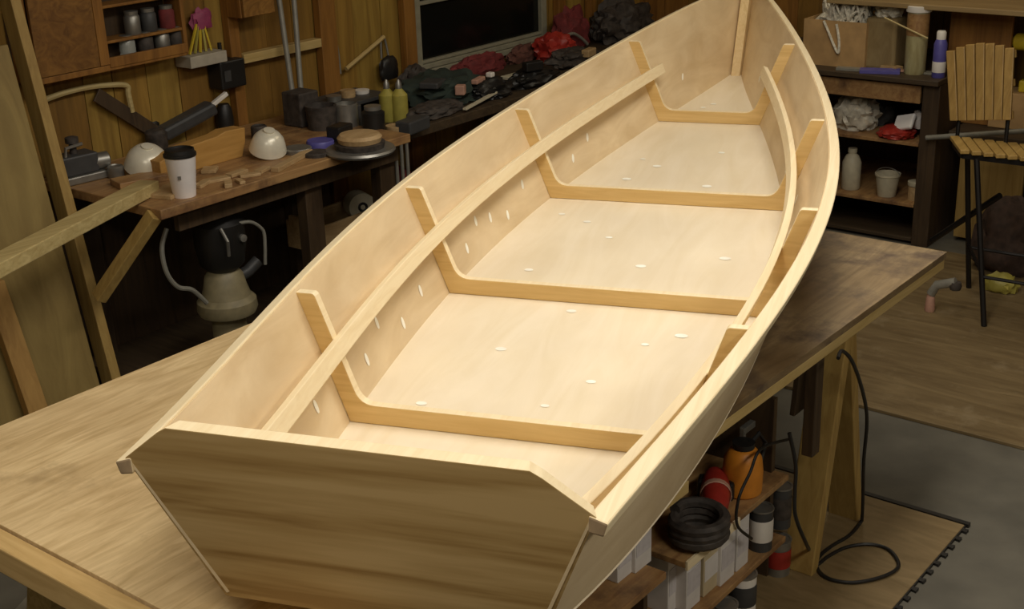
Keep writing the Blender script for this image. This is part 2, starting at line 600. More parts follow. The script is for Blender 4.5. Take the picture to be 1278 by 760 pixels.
PATCH_SIDE = [(.12, .22), (.155, .30), (.235, .20), (.265, .33), (.30, .15), (.34, .22), (.43, .18), (.455, .32), (.48, .25), (.51, .15), (.545, .30), (.64, .2), (.67, .3), (.86, .3)]
for sg, nm in ((1, 'left'), (-1, 'right')):
    sb = MB()
    grid_i, grid_o = [], []
    NF = 8
    for i in range(NT + 1):
        t = i / NT
        ri, ro = [], []
        for j in range(NF + 1):
            f = j / NF
            p = side_pt(t, f)
            e = 1e-3
            du = side_pt(min(t + e, 1), f) - side_pt(max(t - e, 0), f)
            dv = side_pt(t, 1) - side_pt(t, 0)
            n = du.cross(dv).normalized()
            if n.y < 0:
                n = -n
            q = p + n * .008
            ri.append(sb.bm.verts.new((p.x, sg * p.y, p.z)))
            ro.append(sb.bm.verts.new((q.x, sg * q.y, q.z)))
        grid_i.append(ri)
        grid_o.append(ro)
    for i in range(NT):
        for j in range(NF):
            sb._f([grid_i[i][j], grid_i[i + 1][j], grid_i[i + 1][j + 1], grid_i[i][j + 1]])
            sb._f([grid_o[i][j], grid_o[i][j + 1], grid_o[i + 1][j + 1], grid_o[i + 1][j]])
        sb._f([grid_i[i][0], grid_o[i][0], grid_o[i + 1][0], grid_i[i + 1][0]])
        sb._f([grid_i[i][NF], grid_i[i + 1][NF], grid_o[i + 1][NF], grid_o[i][NF]])
    for i in (0, NT):
        for j in range(NF):
            sb._f([grid_i[i][j], grid_i[i][j + 1], grid_o[i][j + 1], grid_o[i][j]])
    sb.mi = 1
    for t, f in PATCH_SIDE:
        p = side_pt(t, f)
        du = (side_pt(t + .002, f) - side_pt(t - .002, f)).normalized()
        dv = (side_pt(t, 1) - side_pt(t, 0)).normalized()
        n = du.cross(dv).normalized()
        if n.y > 0:
            n = -n
        vs = []
        for k in range(12):
            a = k * math.pi / 6
            q = p + n * .0012 + du * math.cos(a) * .008 + dv * math.sin(a) * .015
            vs.append(sb.bm.verts.new((q.x, sg * q.y, q.z)))
        sb._f(vs)
    o = sb.build('side_panel', [M_PLY, M_SPOT], boat, smooth=True)
# bottom
bt = MB()
top, bot = [], []
for i in range(NT + 1):
    s = .012 + (S_B - .012) * i / NT
    r1, r2 = [], []
    for j in range(9):
        y = fb(s) * (1 - j / 4)
        r1.append(bt.bm.verts.new((s, y, fk(s))))
        r2.append(bt.bm.verts.new((s, y * 1.0 + (.006 if j == 0 else -.006 if j == 8 else 0), fk(s) - .010)))
    top.append(r1)
    bot.append(r2)
for i in range(NT):
    for j in range(8):
        bt._f([top[i][j], top[i + 1][j], top[i + 1][j + 1], top[i][j + 1]])
        bt._f([bot[i][j], bot[i][j + 1], bot[i + 1][j + 1], bot[i + 1][j]])
    for j in (0, 8):
        bt._f([top[i][j], bot[i][j], bot[i + 1][j], top[i + 1][j]])
for i in (0, NT):
    for j in range(8):
        bt._f([top[i][j], top[i][j + 1], bot[i][j + 1], bot[i][j]])
bt.mi = 1
for s, y in [(.824, .244), (.873, -.013), (1.013, -.077), (1.141, .168), (1.398, .067), (1.237, -.15), (1.304, -.222), (1.733, -.036),
             (1.831, -.245), (2.102, .28), (2.05, .19), (2.653, .15), (2.588, .09), (2.753, -.094), (1.933, .097), (1.65, .25),
             (2.42, -.1), (2.45, .16), (3.3, .02), (3.25, .05), (.36, -.1), (.42, .12)]:
    rr = random.uniform(.6, 1.0)
    vs = []
    for k in range(12):
        a = k * math.pi / 6
        xx, yy = s + math.cos(a) * .012 * rr, y + math.sin(a) * .016 * rr
        vs.append(bt.bm.verts.new((xx, yy, fk(xx) + .0012)))
    bt._f(vs)
bt.build('bottom', [M_FLOOR, M_SPOT], boat, smooth=True)


def frame_outline(s, fillet=.032, d_arm=.038, d_fl=.042):
    b, k, B, H = fb(s) - .001, fk(s) + .001, fB(s) - .001, fH(s) - .006
    arm = Vector((B - b, H - k))
    L = arm.length
    u = arm / L
    nrm = Vector((-u.y, u.x))           # inward (towards -y)
    # inner corner: intersection of arm offset line and z = k + d_fl
    t = (d_fl - nrm.y * d_arm) / u.y
    ci = Vector((b, k)) + nrm * d_arm + u * t
    ti = (H - k - nrm.y * d_arm) / u.y
    ai = Vector((b, k)) + nrm * d_arm + u * ti     # inner arm top (level cut)
    # fillet points from arm to floor
    pts = [(B, H), (ai.x + .006, H), (ai.x + .002, H - .001), (ai.x - u.x * .006, H - u.y * .006)]
    A = ci + u * fillet
    C = ci + Vector((-fillet, 0))
    for q in range(7):
        w = q / 6
        pts.append(tuple(A * (1 - w) ** 2 + ci * 2 * w * (1 - w) + C * w * w))
    right = [(b, k)] + pts
    left = [(-p[0], p[1]) for p in right]
    return right + left[::-1]


def inner_edge(s, fr):
    b, k, B, H = fb(s), fk(s), fB(s), fH(s)
    arm = Vector((B - b, H - k))
    u = arm.normalized()
    n = Vector((-u.y, u.x))
    base = Vector((b, k)) + n * .038
    return base + arm * fr, u, n


for s in FR_S:
    ol = frame_outline(s)
    fm = MB()
    # concave outline: split in strips so that the caps stay clean
    n = len(ol) // 2
    R = ol[:n]
    Lf = ol[n:][::-1]
    T = .021
    # outer path and inner path of one half: outer = centre -> chine -> top, inner = centre -> fillet -> top
    for sgn in (1, -1):
        k = R[0][1]
        cz = R[-1][1]
        outer = [(0, k), R[0], R[1]]
        inner = [(0, cz)] + list(reversed(R[2:]))
        A = {}

        def vv(q, xx):
            return fm.bm.verts.new((xx, sgn * q[0], q[1]))
        iv = [(vv(q, s), vv(q, s + T)) for q in inner]
        ov = [(vv(q, s), vv(q, s + T)) for q in outer]
        for a in (0, 1):
            cut = len(inner) // 2
            f1 = [ov[0][a], ov[1][a]] + [iv[i][a] for i in range(5, -1, -1)]
            f2 = [ov[1][a], ov[2][a]] + [iv[i][a] for i in range(len(inner) - 1, 4, -1)]
            fm._f(f1)
            fm._f(f2)
        fm.mi = 1  # pale end grain, with the light on the edges put into the colour
        for path in (iv, ov):
            for p, q in zip(path, path[1:]):
                fm._f([p[0], p[1], q[1], q[0]])
        fm._f([iv[-1][0], iv[-1][1], ov[-1][1], ov[-1][0]])
        fm.mi = 0
    bmesh.ops.remove_doubles(fm.bm, verts=fm.bm.verts, dist=1e-5)
    fm.build('frame', [M_FRAME, M_RAIL], boat, bevel=.002)

# seat risers along the inner edges of the frames
for sg in (1, -1):
    sr = MB()
    prev = None
    n = 40
    for i in range(n + 1):
        s = .012 + (3.125 - .012) * i / n
        fr = .54
        c, u, nn = inner_edge(s, fr)
        c = c + nn * .0005
        h, w = .036, .018
        q = [c - u * h / 2, c + u * h / 2, c + u * h / 2 + nn * w, c - u * h / 2 + nn * w]
        ring = [sr.bm.verts.new((s, sg * e.x, e.y)) for e in q]
        if prev:
            for k in range(4):
                sr._f([prev[k], prev[(k + 1) % 4], ring[(k + 1) % 4], ring[k]])
        else:
            sr._f(ring[::-1])
        prev = ring
    sr._f(prev)
    sr.build('seat_riser', M_RAIL, boat, bevel=.002)
# gunwale rub rails
for sg in (1, -1):
    gr = MB()
    prev = None
    n = 72
    for i in range(n + 1):
        s = -RAKE - .004 + (S_T + .012 + RAKE) * i / n
        ss = min(max(s, -RAKE), S_T)
        B, H = fB(ss), fH(ss)
        lean = .009
        q = [(B + .002, H + .004), (B + .029, H - .005), (B + .029 - lean * .7, H - .026), (B + .007 - lean * .7, H - .022)]
        ring = [gr.bm.verts.new((s, sg * e[0], e[1])) for e in q]
        if prev:
            for k in range(4):
                gr._f([prev[k], prev[(k + 1) % 4], ring[(k + 1) % 4], ring[k]])
        else:
            gr.mi = 1
            gr._f(ring[::-1])
            gr.mi = 0
        prev = ring
    gr._f(prev)
    gr.build('gunwale_rail', [M_RAIL, M_ENDGRAIN], boat, bevel=.003)
# transom
k0, H0, b0, B0 = fk(0), fH(-RAKE), fb(0), fB(-RAKE)
dz = H0 - k0


def tx(z): return -RAKE * (z - k0) / dz


outl = [(-b0 - .012, k0 - .012), (b0 + .012, k0 - .012), (B0 + .013, H0 + .002), (CT + .012, H0 + CROWN - .010), (CT - .004, H0 + CROWN),
        (-CT + .004, H0 + CROWN), (-CT - .012, H0 + CROWN - .010), (-B0 - .013, H0 + .002)]
tr = MB()
A = [tr.bm.verts.new((tx(z) - .001, y, z)) for y, z in outl]
Bv = [tr.bm.verts.new((tx(z) + .027, y * .97, z)) for y, z in outl]
tr._f(A)
tr._f(Bv[::-1])
for i in range(len(outl)):
    j = (i + 1) % len(outl)
    tr.mi = 1 if 2 <= i <= 6 else 0
    tr._f([A[i], Bv[i], Bv[j], A[j]])
trans = tr.build('transom', [M_TRANS, M_RAIL], boat, bevel=.0015)
trans['label'] = 'darker banded plywood transom with bevelled top corners'
# stem
st = MB()
rings = []
for i in range(13):
    w = i / 12
    s = S_B + (S_T + .012 - S_B) * w
    z = fk(S_B) - .006 + (fH(S_T) + .022 - fk(S_B) + .006) * w
    rings.append([st.bm.verts.new((s + a, yy, z)) for a, yy in ((-.08, .017), (-.08, -.017), (-.03, -.024), (.012, -.012), (.012, .012), (-.03, .024))])
for A, B_ in zip(rings, rings[1:]):
    for k in range(6):
        st._f([A[k], A[(k + 1) % 6], B_[(k + 1) % 6], B_[k]])
st._f(rings[0])
st._f(rings[-1][::-1])
st.build('stem', wood('stem_fir', (.72, .55, .30), (.60, .43, .20), 'z', 3, 16, .5), boat, bevel=.002)

# ================================================================== WORK TABLE
tb = thing('work_table', 'plywood topped work table under the boat, its far corner bare, stained and toned darker for shade', 'table', (-1.2, .6, 0))
tt = MB().box(-2.362, -1.2195, 0, 1.217, .700, .7195)
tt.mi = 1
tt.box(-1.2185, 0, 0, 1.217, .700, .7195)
tt.build('tabletop', [M_TABLE, M_TABLE_STAIN_SHADE], tb, bevel=.001)
MB().box(-2.362, -.003, .003, .041, .670, .699).build('edge_board', M_2X4X, tb, bevel=.003)
MB().box(-2.362, -.003, 1.176, 1.214, .670, .699).build('edge_board', M_2X4X, tb, bevel=.003)
MB().box(-.041, -.003, .043, 1.174, .670, .699).build('edge_board', M_2X4, tb, bevel=.003)
nb = MB().box(-2.408, -2.366, -.05, 1.28, .662, .7165).build('end_board', M_2X4, tb, bevel=.003)
nb['label'] = 'pale two-by-four fixed along the near end'
for xx in (-1.9, -1.35, -.8, -.42):
    MB().box(xx - .019, xx + .019, .043, 1.174, .670, .699).build('crossbar', M_2X4, tb)


def sawhorse(x, label, lm):
    h = thing('sawhorse', label, 'sawhorse', (x, .6, 0))
    MB().box(x - .045, x + .045, .05, 1.16, .630, .669).build('beam', M_2X4, h, bevel=.003)
    for yy in (.10, 1.07):
        for sx in (-1, 1):
            MB().beam((x + sx * .165, yy + .012 * sx, 0.004), (x + sx * .036, yy + .012 * sx, .63), .085, .036, up=X).build('leg', lm, h, bevel=.003)
        gs = MB().prism([(x - .055, .628), (x + .055, .628), (x + .09, .40), (x - .09, .40)], 'y', yy + .06, yy + .075).build('gusset', M_DARKW, h, bevel=.002)
    return h


sawhorse(-.47, 'brown wooden sawhorse under the far right part of the work table', M_2X4Z)
sawhorse(-2.10, 'pale legged wooden sawhorse under the near end of the work table', M_BATTEN)
P = on('z', 0.0, 75, 745)
single('grey_plank', MB().rbox((P.x, P.y, .02), .5, .12, .03, .5), M_GALV, (P.x, P.y, .005), 'greyish plank lying on the floor under the near left table corner', 'plank', bevel=.003)
single('shaded_board', MB().box(-.69, -.65, .045, .075, .37, .668), M_DARKW, (-.67, .06, .37),
       'short board coloured dark for shade under the table edge beside the sawhorse leg', 'board', bevel=.002)  # dark colour stands in for a shadowed sawhorse plate

# ---- rack of shop supplies under the table
rk = thing('supply_rack', 'low dark open rack of cans and cartons under the right table edge', 'rack', (-1.2, .35, 0))
MB().box(-1.20, -.70, .10, .52, .296, .312).build('shelf', M_BENCH, rk, bevel=.002)
MB().box(-1.82, -1.28, .10, .52, .312, .330).build('shelf', M_BENCH, rk, bevel=.002)
MB().box(-1.82, -.70, .10, .52, .118, .134).build('shelf', M_BENCH, rk, bevel=.002)
e = MB().box(-1.20, -.96, .094, .0995, .292, .315).build('shelf_edge', M_RAIL, rk)
MB().box(-1.84, -1.19, .10, .135, .485, .515).build('top_rail', M_2X4X, rk, bevel=.002)
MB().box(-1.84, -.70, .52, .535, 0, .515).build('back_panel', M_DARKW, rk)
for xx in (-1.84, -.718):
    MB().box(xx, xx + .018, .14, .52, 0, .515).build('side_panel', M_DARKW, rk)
MB().box(-1.278, -1.262, .16, .52, .134, .33).build('divider', M_DARKW, rk)


def carton(x, y, z, w, d, h, mat, label, group=None):
    r = thing('carton', label, 'carton', (x, y, z), group)
    MB().box(x, x + w, y, y + d, z, z + h).build('body', mat, r, bevel=.002)
    MB().box(x + .003, x + w - .003, y - .0012, y - .0002, z + h * .30, z + h * .72).build('printed_panel', M_CPANEL if mat is M_CARTON else M_CARTON, r)
    return r


G = 'slim cartons on the supply rack'
for (u0, u1, vb, yy, zz, hh, mat, lab) in (
        (771, 789, 722, .16, .330, .115, M_CARTON, 'slim grey carton on the left shelf of the rack, half hidden by the hull'),
        (793, 813, 720, .15, .330, .130, M_CARTON, 'slim grey carton on the left shelf of the rack, right of its twin'),
        (834, 854, 745, .16, .134, .165, M_CARTON, 'tall pale carton in the gap between the two upper rack shelves'),
        (857, 874, 745, .13, .134, .150, M_CARTON, 'pale carton just right of the gap, under the white edged shelf'),
        (878, 897, 742, .13, .134, .135, M_CARTONB, 'tan sided carton in the middle of the lower rack shelf'),
        (899, 916, 730, .12, .134, .140, M_CARTON, 'grey carton on the lower rack shelf left of the last one'),
        (919, 933, 714, .12, .134, .140, M_CARTON, 'pale carton at the far end of the lower rack shelf row')):
    a, c = on('y', yy, u0, vb), on('y', yy, u1, vb)
    carton(a.x, yy, zz, c.x - a.x, .11, hh, mat, lab, G)


def can(u, v, y, z, r, h, body, band, label, lid=M_METAL):
    P = on('y', y, u, v)
    c = (P.x, y, z)
    t = thing('paint_can', label, 'can', c)
    MB().lathe([(r, 0), (r, h)], c, 20).build('body', body, t, smooth=True)
    MB().lathe([(r + .001, h * .25), (r + .0012, h * .26), (r + .0012, h * .78), (r + .001, h * .79)], c, 20, cap=False).build('paper_band', band, t, smooth=True)
    MB().lathe([(r * .99, h), (r + .002, h + .001), (r + .002, h + .005), (r * .9, h + .005), (r * .88, h + .003), (.001, h + .003)], c, 20).build('lid', lid, t, smooth=True)
    return t


can(969, 735, .13, .008, .032, .095, M_METAL, M_RED, 'red labelled metal can on the mat at the rack end')
can(926, 752, .12, .008, .034, .105, M_WHITE, M_DGREY, 'white can with dark block on its band, left of the red can')
can(905, 762, .10, .008, .030, .09, M_WHITE, M_RED, 'white can with red stripe at the bottom picture edge')
can(948, 690, .13, .134, .030, .110, M_DGREY, M_WHITE, 'can with pale band and silver rimmed lid on the lower rack shelf')
can(972, 672, .14, .134, .028, .112, M_DGREY, M_DARKC, 'dark can at the far end of the lower rack shelf')
# red and orange things on the upper shelf
P = on('z', .315, 893, 634)
t = thing('power_drill', 'red and black corded power tool lying on the rack shelf', 'power tool', (P.x, P.y, .312))
c = Vector((P.x, P.y, .352))
MB().lathe([(.012, -.10), (.028, -.095), (.034, -.06), (.036, .0), (.030, .05), (.018, .07), (.014, .10)], c, 18, axis=(-.85, -.5, .05)).build('motor_housing', M_RED, t, smooth=True)
MB().lathe([(.036, -.012), (.038, -.010), (.038, .006), (.036, .008)], c, 18, axis=(-.85, -.5, .05), cap=False).build('collar', M_PINK, t, smooth=True)
MB().rbox(c + Vector((.055, .03, -.015)), .045, .09, .05, .4).build('handle', M_BLACK, t, bevel=.008)
P = on('z', .315, 926, 612)
t = thing('plastic_jug', 'orange plastic jug with black handle behind the red tool', 'jug', (P.x, P.y, .312))
c = (P.x, P.y, .312)
MB().lathe([(.042, 0), (.048, .006), (.050, .06), (.046, .095), (.034, .115), (.024, .122)], c, 20).build('body', M_ORNG, t, smooth=True)
MB().lathe([(.027, .122), (.028, .136), (.001, .138)], c, 16).build('cap', M_BLACK, t, smooth=True)
MB().tube([(c[0] + .02, c[1], .425), (c[0] + .06, c[1] - .01, .45), (c[0] + .075, c[1] - .02, .42), (c[0] + .050, c[1] - .02, .375)], .006).build('handle', M_BLACK, t, smooth=True)
P = on('z', .33, 872, 668)
single('coiled_hose', MB().tube([(P.x + .058 * math.cos(a * .35), P.y + .058 * math.sin(a * .35), .327 + a * .0010) for a in range(60)], .014), M_DARKC,
       (P.x, P.y, .313), 'black coiled hose lying on the rack beside the grey cartons', 'hose', smooth=True)
P = on('y', .16, 965, 575)
t = thing('metal_clamp', 'grey bar clamp standing upright at the far end of the rack', 'clamp', (P.x, .18, .312))
xb = on('y', .18, 955, 540).x
if xb > -.80:
    xb = -.80
MB().box(xb - .006, xb + .006, .174, .186, .314, .460).build('bar', M_METAL, t, bevel=.001)
MB().box(xb - .004, xb + .05, .172, .188, .445, .462).build('jaw', M_METAL, t, bevel=.002)
MB().box(xb - .004, xb + .045, .172, .188, .316, .332).build('jaw', M_METAL, t, bevel=.002)
# cord
def smooth_path(pts, n=10):
    out = []
    pts = [Vector(p) for p in pts]
    for i in range(len(pts) - 1):
        p0, p1, p2, p3 = pts[max(i - 1, 0)], pts[i], pts[i + 1], pts[min(i + 2, len(pts) - 1)]
        for k in range(n):
            t = k / n
            out.append(.5 * ((2 * p1) + (p2 - p0) * t + (2 * p0 - 5 * p1 + 4 * p2 - p3) * t * t + (3 * p1 - p0 - 3 * p2 + p3) * t ** 3))
    out.append(pts[-1])
    return out


G0 = on('z', .016, 1075, 652)
hang = []
for q in ((1046, 447), (1051, 438), (1064, 452), (1077, 490), (1082, 525), (1078, 575), (1077, 620), (1076, 644)):
    w = (q[1] - 438) / (652 - 438)
    hang.append(on('y', -.024 * (1 - w) + G0.y * w if w > 0 else -.012, *q))
flr = [on('z', .014, *q) for q in ((1074, 652), (1060, 668), (1040, 680), (1024, 693), (1019, 706), (1032, 721), (1062, 727), (1094, 722), (1117, 712), (1121, 701), (1108, 685), (1084, 679),
                                   (1056, 683), (1034, 694), (1019, 704), (1012, 690))]
back = [on('y', .02, 1006, 678), on('y', .02, 993, 645), on('y', .03, 992, 615), on('y', .04, 993, 580), on('y', .06, 985, 540)]
single('extension_cord', MB().tube(smooth_path(hang + flr + back), .0048, 8), M_BLACK, (flr[5].x, flr[5].y, .009),
       'black extension cord hanging from the table edge and looped on the mat', 'cord', smooth=True)
back = [on('y', .09, *q) for q in ((870, 598), (890, 592), (915, 612), (920, 650), (937, 668), (985, 672))]
back = [on('y', .085, *q) for q in ((985, 548), (950, 560), (936, 590), (922, 622), (920, 655), (938, 672))]
single('black_cable', MB().tube(smooth_path(back), .0038, 8), M_BLACK, tuple(back[-1]),
       'thin black cord dangling in front of the rack shelves', 'cord', smooth=True)

# ================================================================== LEFT WORKBENCH
BZ = .77
wb = thing('workbench', 'cluttered brown wooden workbench along the plank wall', 'workbench', (-.4, 2.4, 0))
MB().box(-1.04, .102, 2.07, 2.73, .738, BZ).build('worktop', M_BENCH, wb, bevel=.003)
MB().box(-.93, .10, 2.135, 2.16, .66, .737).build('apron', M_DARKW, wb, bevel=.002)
MB().box(-1.00, .10, 2.715, 2.73, .02, .737).build('back_panel', M_DARKW, wb)  # dark panel added to hide the lit planks under the bench
MB().box(-1.00, .10, 2.38, 2.71, .08, .10).build('lower_shelf', M_DARKX, wb, bevel=.002)  # added dark shelf, darkens the floor area under the bench
for xx, yy in ((-.36, 2.16), (.02, 2.16), (-.95, 2.66), (.02, 2.66)):
    if True:
        MB().box(xx, xx + .08, yy, yy + .05, 0, .737).build('leg', M_DARKW, wb, bevel=.003)
a, c = on('y', 2.10, 193, 268), on('y', 2.27, 123, 372)
MB().beam(a, c, .035, .045, up=Y).build('brace', M_2X4Z, wb, bevel=.003)
fb_ = thing('far_bench', 'dark far workbench below the window, buried in clutter', 'workbench', (1.4, 2.5, 0))
MB().box(.104, 2.74, 2.20, 2.73, .70, .738).build('worktop', M_DARKX, fb_, bevel=.003)
for xx in (.16, 1.3, 2.6):
    for yy in (2.26, 2.66):
        MB().box(xx, xx + .07, yy, yy + .05, 0, .699).build('leg', M_DARKW, fb_, bevel=.003)
MB().box(.12, 2.70, 2.30, 2.72, .30, .32).build('lower_shelf', M_DARKX, fb_, bevel=.002)

# coffee cup
P = on('z', BZ, 221, 248)
t = thing('coffee_cup', 'white paper cup with black lid on the workbench corner', 'cup', (P.x + .035, P.y + .005, BZ))
c = (P.x + .035, P.y + .005, BZ)
MB().lathe([(.035, 0), (.036, .002), (.049, .132), (.050, .134), (.047, .134)], c, 28).build('cup_body', M_PAPER, t, smooth=True)
MB().lathe([(.0515, .131), (.052, .135), (.0515, .140), (.047, .142), (.046, .153), (.043, .154), (.042, .147), (.001, .147)], c, 28).build('lid', M_BLACK, t, smooth=True)
d = (Vector((CAM.x, CAM.y, 0)) - Vector((c[0], c[1], 0))).normalized()
sd = Vector((-d.y, d.x, 0))
pr = MB()
for dx, dz_, w, h in ((-.010, .070, .010, .012),):
    rr = .036 + .0135 * dz_ / .13
    cc = Vector(c) + d * (rr + .0004) + sd * dx + Z * dz_
    pr.obox(cc, sd, d, Z, w, .001, h)
pr.build('printed_mark', M_METAL, t)

# clamp lamp shades
def lamp(u, v, y, r, label, seed):
    P = on('y', y, u, v)
    ax = Vector((-.1, -.35, 1)).normalized()
    base = Vector((P.x, y, BZ + .012))
    t = thing('lamp_shade', label, 'lamp shade', tuple(base), 'clamp lamp shades on the workbench')
    MB().lathe([(r, 0), (r * 1.03, .003), (r * 1.0, .012), (r * .95, .026), (r * .82, .050), (r * .58, .068), (r * .3, .077), (.001, .079)], base + Z * .01, 28, axis=ax).build('reflector', M_REFL, t, smooth=True)
    MB().lathe([(.019, .0775), (.020, .083), (.001, .085)], base + Z * .01, 18, axis=ax).build('socket', M_REFL, t, smooth=True)
    return t


lamp(183, 203, 2.47, .075, 'dusty pale metal dome lamp shade left of the paper cup', 1)
lamp(336, 206, 2.28, .064, 'silvery dome lamp shade right of the tan board', 2)
# grey machine at bench end
P = on('z', BZ, 107, 226)
c = Vector((P.x, P.y + .03, BZ))
t = thing('bench_machine', 'grey worn metal machine with knobs on the bench end by the leaning boards', 'machine', tuple(c))
MB().rbox(c + Vector((0, 0, .014)), .17, .11, .026, -.1).build('base', M_METAL, t, bevel=.004)
MB().rbox(c + Vector((-.01, .0, .060)), .13, .085, .066, -.1).build('body', M_DGREY, t, bevel=.006)
MB().lathe([(.024, -.07), (.028, -.065), (.028, .05), (.02, .055)], c + Vector((.045, -.02, .055)), 18, axis=(1, -.3, 0)).build('drum', M_METAL, t, smooth=True)
MB().lathe([(.012, 0), (.012, .035), (.022, .037), (.022, .055), (.014, .058)], c + Vector((-.01, .0, .092)), 16).build('knob', M_DARKC, t, smooth=True)
MB().tube([c + Vector((-.055, -.02, .09)), c + Vector((-.05, -.02, .12)), c + Vector((.01, -.025, .125))], .006).build('lever', M_METAL, t, smooth=True)
# tan board pile
def board(name, u, v, sx, sy, sz, rz, mat, label, cat='board', z=BZ, tilt=(0, 0), dy=0.0, group=None):
    P = on('z', z, u, v)
    h = sz / 2 + abs(math.sin(tilt[1])) * sx / 2 + abs(math.sin(tilt[0])) * sy / 2
    return single(name, MB().rbox((P.x, P.y + dy, z + h), sx, sy, sz, rz, tilt), mat, (P.x, P.y + dy, z), label, cat, group, bevel=.002)


P = on('z', BZ, 275, 212)
cc = Vector((P.x, P.y + .10, BZ))
t = thing('wood_block', 'thick tan board propped on its edge behind the paper cup', 'board', tuple(cc))
M_TANB = wood('tan_block', (0.52, 0.29, 0.08), (0.40, 0.21, 0.05), 'x', 3, 14, 0.5)
MB().prism([(-.19, 0), (.16, 0), (.18, .05), (.185, .10), (.10, .105), (.06, .095), (-.10, .085), (-.19, .06)], 'y', -.03, .03).build('blank', M_TANB, t, off=(0, 0, 0), bevel=.003)
board('wood_scrap', 215, 240, .16, .10, .014, .3, M_TAN, 'flat tan offcut lying left of the paper cup')
board('wood_scrap', 185, 228, .20, .09, .022, -.25, M_BENCH, 'reddish brown board lying in front of the pale lamp shade', dy=.02)
G = 'small wood offcuts beside the paper cup'
ks = [(252, 232, .07, .03, .012, .4), (270, 226, .09, .035, .010, -.3), (285, 232, .06, .025, .014, .9), (296, 218, .08, .03, .012, .1),
      (262, 214, .06, .05, .012, .7), (312, 220, .07, .03, .010, -.5), (328, 214, .06, .028, .012, .3), (300, 228, .05, .02, .010, 1.2)]
ww = ['pointing at the cup', 'flat beside the cup', 'lying askew near the bench edge', 'under the propped tan board', 'close behind the cup', 'in the middle of the bench edge', 'below the silvery shade', 'on the very edge of the bench']
for (u, v, a1, b1, h1, rz), w_ in zip(ks, ww):
    board('wood_offcut', u, v, a1, b1, h1, rz, M_TAN, 'small pale wood offcut ' + w_, 'offcut', group=G)
board('wood_batten', 365, 203, .26, .03, .016, .35, M_TAN, 'pale stick lying along the bench edge right of the silvery shade', 'stick')
# dark tools behind
P = on('z', BZ, 235, 192)
c = Vector((P.x, P.y + .05, BZ))
t = thing('power_tool', 'dark grey power tool lying behind the tan board', 'power tool', tuple(c))
dx = Vector((.93, -.1, .26)).normalized()
MB().beam(c + Vector((.02, .12, .045)), c + Vector((.25, .10, .105)), .07, .05).build('body', M_DGREY, t, bevel=.012)
MB().lathe([(.035, 0), (.04, .01), (.04, .06), (.03, .07)], c + Vector((-.01, .11, .0)), 16).build('motor', M_DARKC, t, smooth=True)
MB().beam(c + Vector((.23, .08, .115)), c + Vector((.30, .07, .15)), .02, .016).build('pale_tip', M_WHITE, t, bevel=.003)
MB().lathe([(.03, 0), (.034, .03), (.03, .08), (.02, .1)], c + Vector((.32, .12, .0)), 16).build('grip', M_BLACK, t, smooth=True)
# round and flat clutter at bench end
for (u, v, r, h, mat, lab) in ((372, 190, .05, .018, M_METAL, 'flat grey tin lid between the silvery shade and the round stand'),
                               (395, 194, .045, .014, M_DARKC, 'dark flat disc on the front edge of the bench end'),
                               (400, 182, .05, .022, M_BLUE, 'violet tinged flat tin behind the dark disc')):
    P = on('z', BZ, u, v)
    single('flat_tin', MB().lathe([(r, 0), (r, h * .8), (r * .94, h), (.001, h * .9)], (P.x, P.y, BZ), 20), mat, (P.x, P.y, BZ), lab, 'tin', smooth=True)
P = on('z', BZ, 450, 190)
c = (P.x, P.y, BZ + .001)
t = thing('round_stand', 'low round tan topped stand on the far bench corner', 'stand', c)
MB().lathe([(.12, 0), (.125, .008), (.12, .016)], c, 28).build('tray', M_METAL, t, smooth=True)
MB().lathe([(.085, .016), (.09, .035), (.06, .038)], c, 24).build('drum', M_DARKC, t, smooth=True)
MB().lathe([(.075, .038), (.08, .055), (.07, .066), (.001, .07)], c, 24).build('disc', M_TAN, t, smooth=True)


def vessel(name, u, v, z, dy, prof, mat, label, cat, lid=None, lidmat=None, parts=None, group=None):
    P = on('z', z, u, v)
    c = (P.x, P.y + dy, z)
    if lid is None:
        return single(name, MB().lathe(prof, c, 20), mat, c, label, cat, group, smooth=True)
    t = thing(name, label, cat, c, group)
    MB().lathe(prof, c, 20).build('body', mat, t, smooth=True)
    MB().lathe(lid, c, 20).build('lid', lidmat, t, smooth=True)
    return t


FZ = .739
vessel('tin_can', 441, 168, FZ, .03, [(.045, 0), (.045, .115), (.04, .118), (.04, .10), (.001, .1)], M_METAL, 'grey tin can standing behind the round stand', 'can')
vessel('dark_bucket', 415, 172, FZ, .05, [(.05, 0), (.06, .12), (.055, .12), (.048, .02), (.001, .02)], M_DARKC, 'dark pot left of the grey tin can', 'pot')
vessel('dark_jar', 472, 170, FZ, .02, [(.04, 0), (.045, .09), (.03, .10)], M_BLACK, 'black jar right of the grey tin can', 'jar', [(.032, .1), (.032, .115), (.001, .116)], M_METAL)
G = 'dull yellow bottles on the far bench'
for u, lab in ((492, 'dull yellow bottle with pale cap, left of the pair'), (507, 'dull yellow bottle with pale cap, right of the pair')):
    vessel('glue_bottle', u, 152, FZ, .03, [(.03, 0), (.033, .01), (.033, .105), (.016, .125), (.012, .13)], M_DYEL, lab, 'bottle',
           [(.013, .13), (.012, .15), (.004, .165)], M_METAL, group=G)
vessel('tape_roll', 490, 165, FZ, -.02, [(.035, 0), (.04, .01), (.04, .03), (.018, .032), (.018, .02)], M_TAN, 'tan roll in front of the yellow bottles', 'tape roll')
P = on('y', 2.62, 432, 118)
single('tray', MB().box(P.x - .13, P.x + .14, 2.50, 2.71, P.z - .02, P.z - .005).box(P.x - .12, P.x - .10, 2.52, 2.69, .739, P.z - .02).box(P.x + .11, P.x + .13, 2.52, 2.69, .739, P.z - .02), M_DGREY,
       (P.x, 2.6, .739), 'small dark raised shelf behind the grey tin can', 'shelf', bevel=.002)
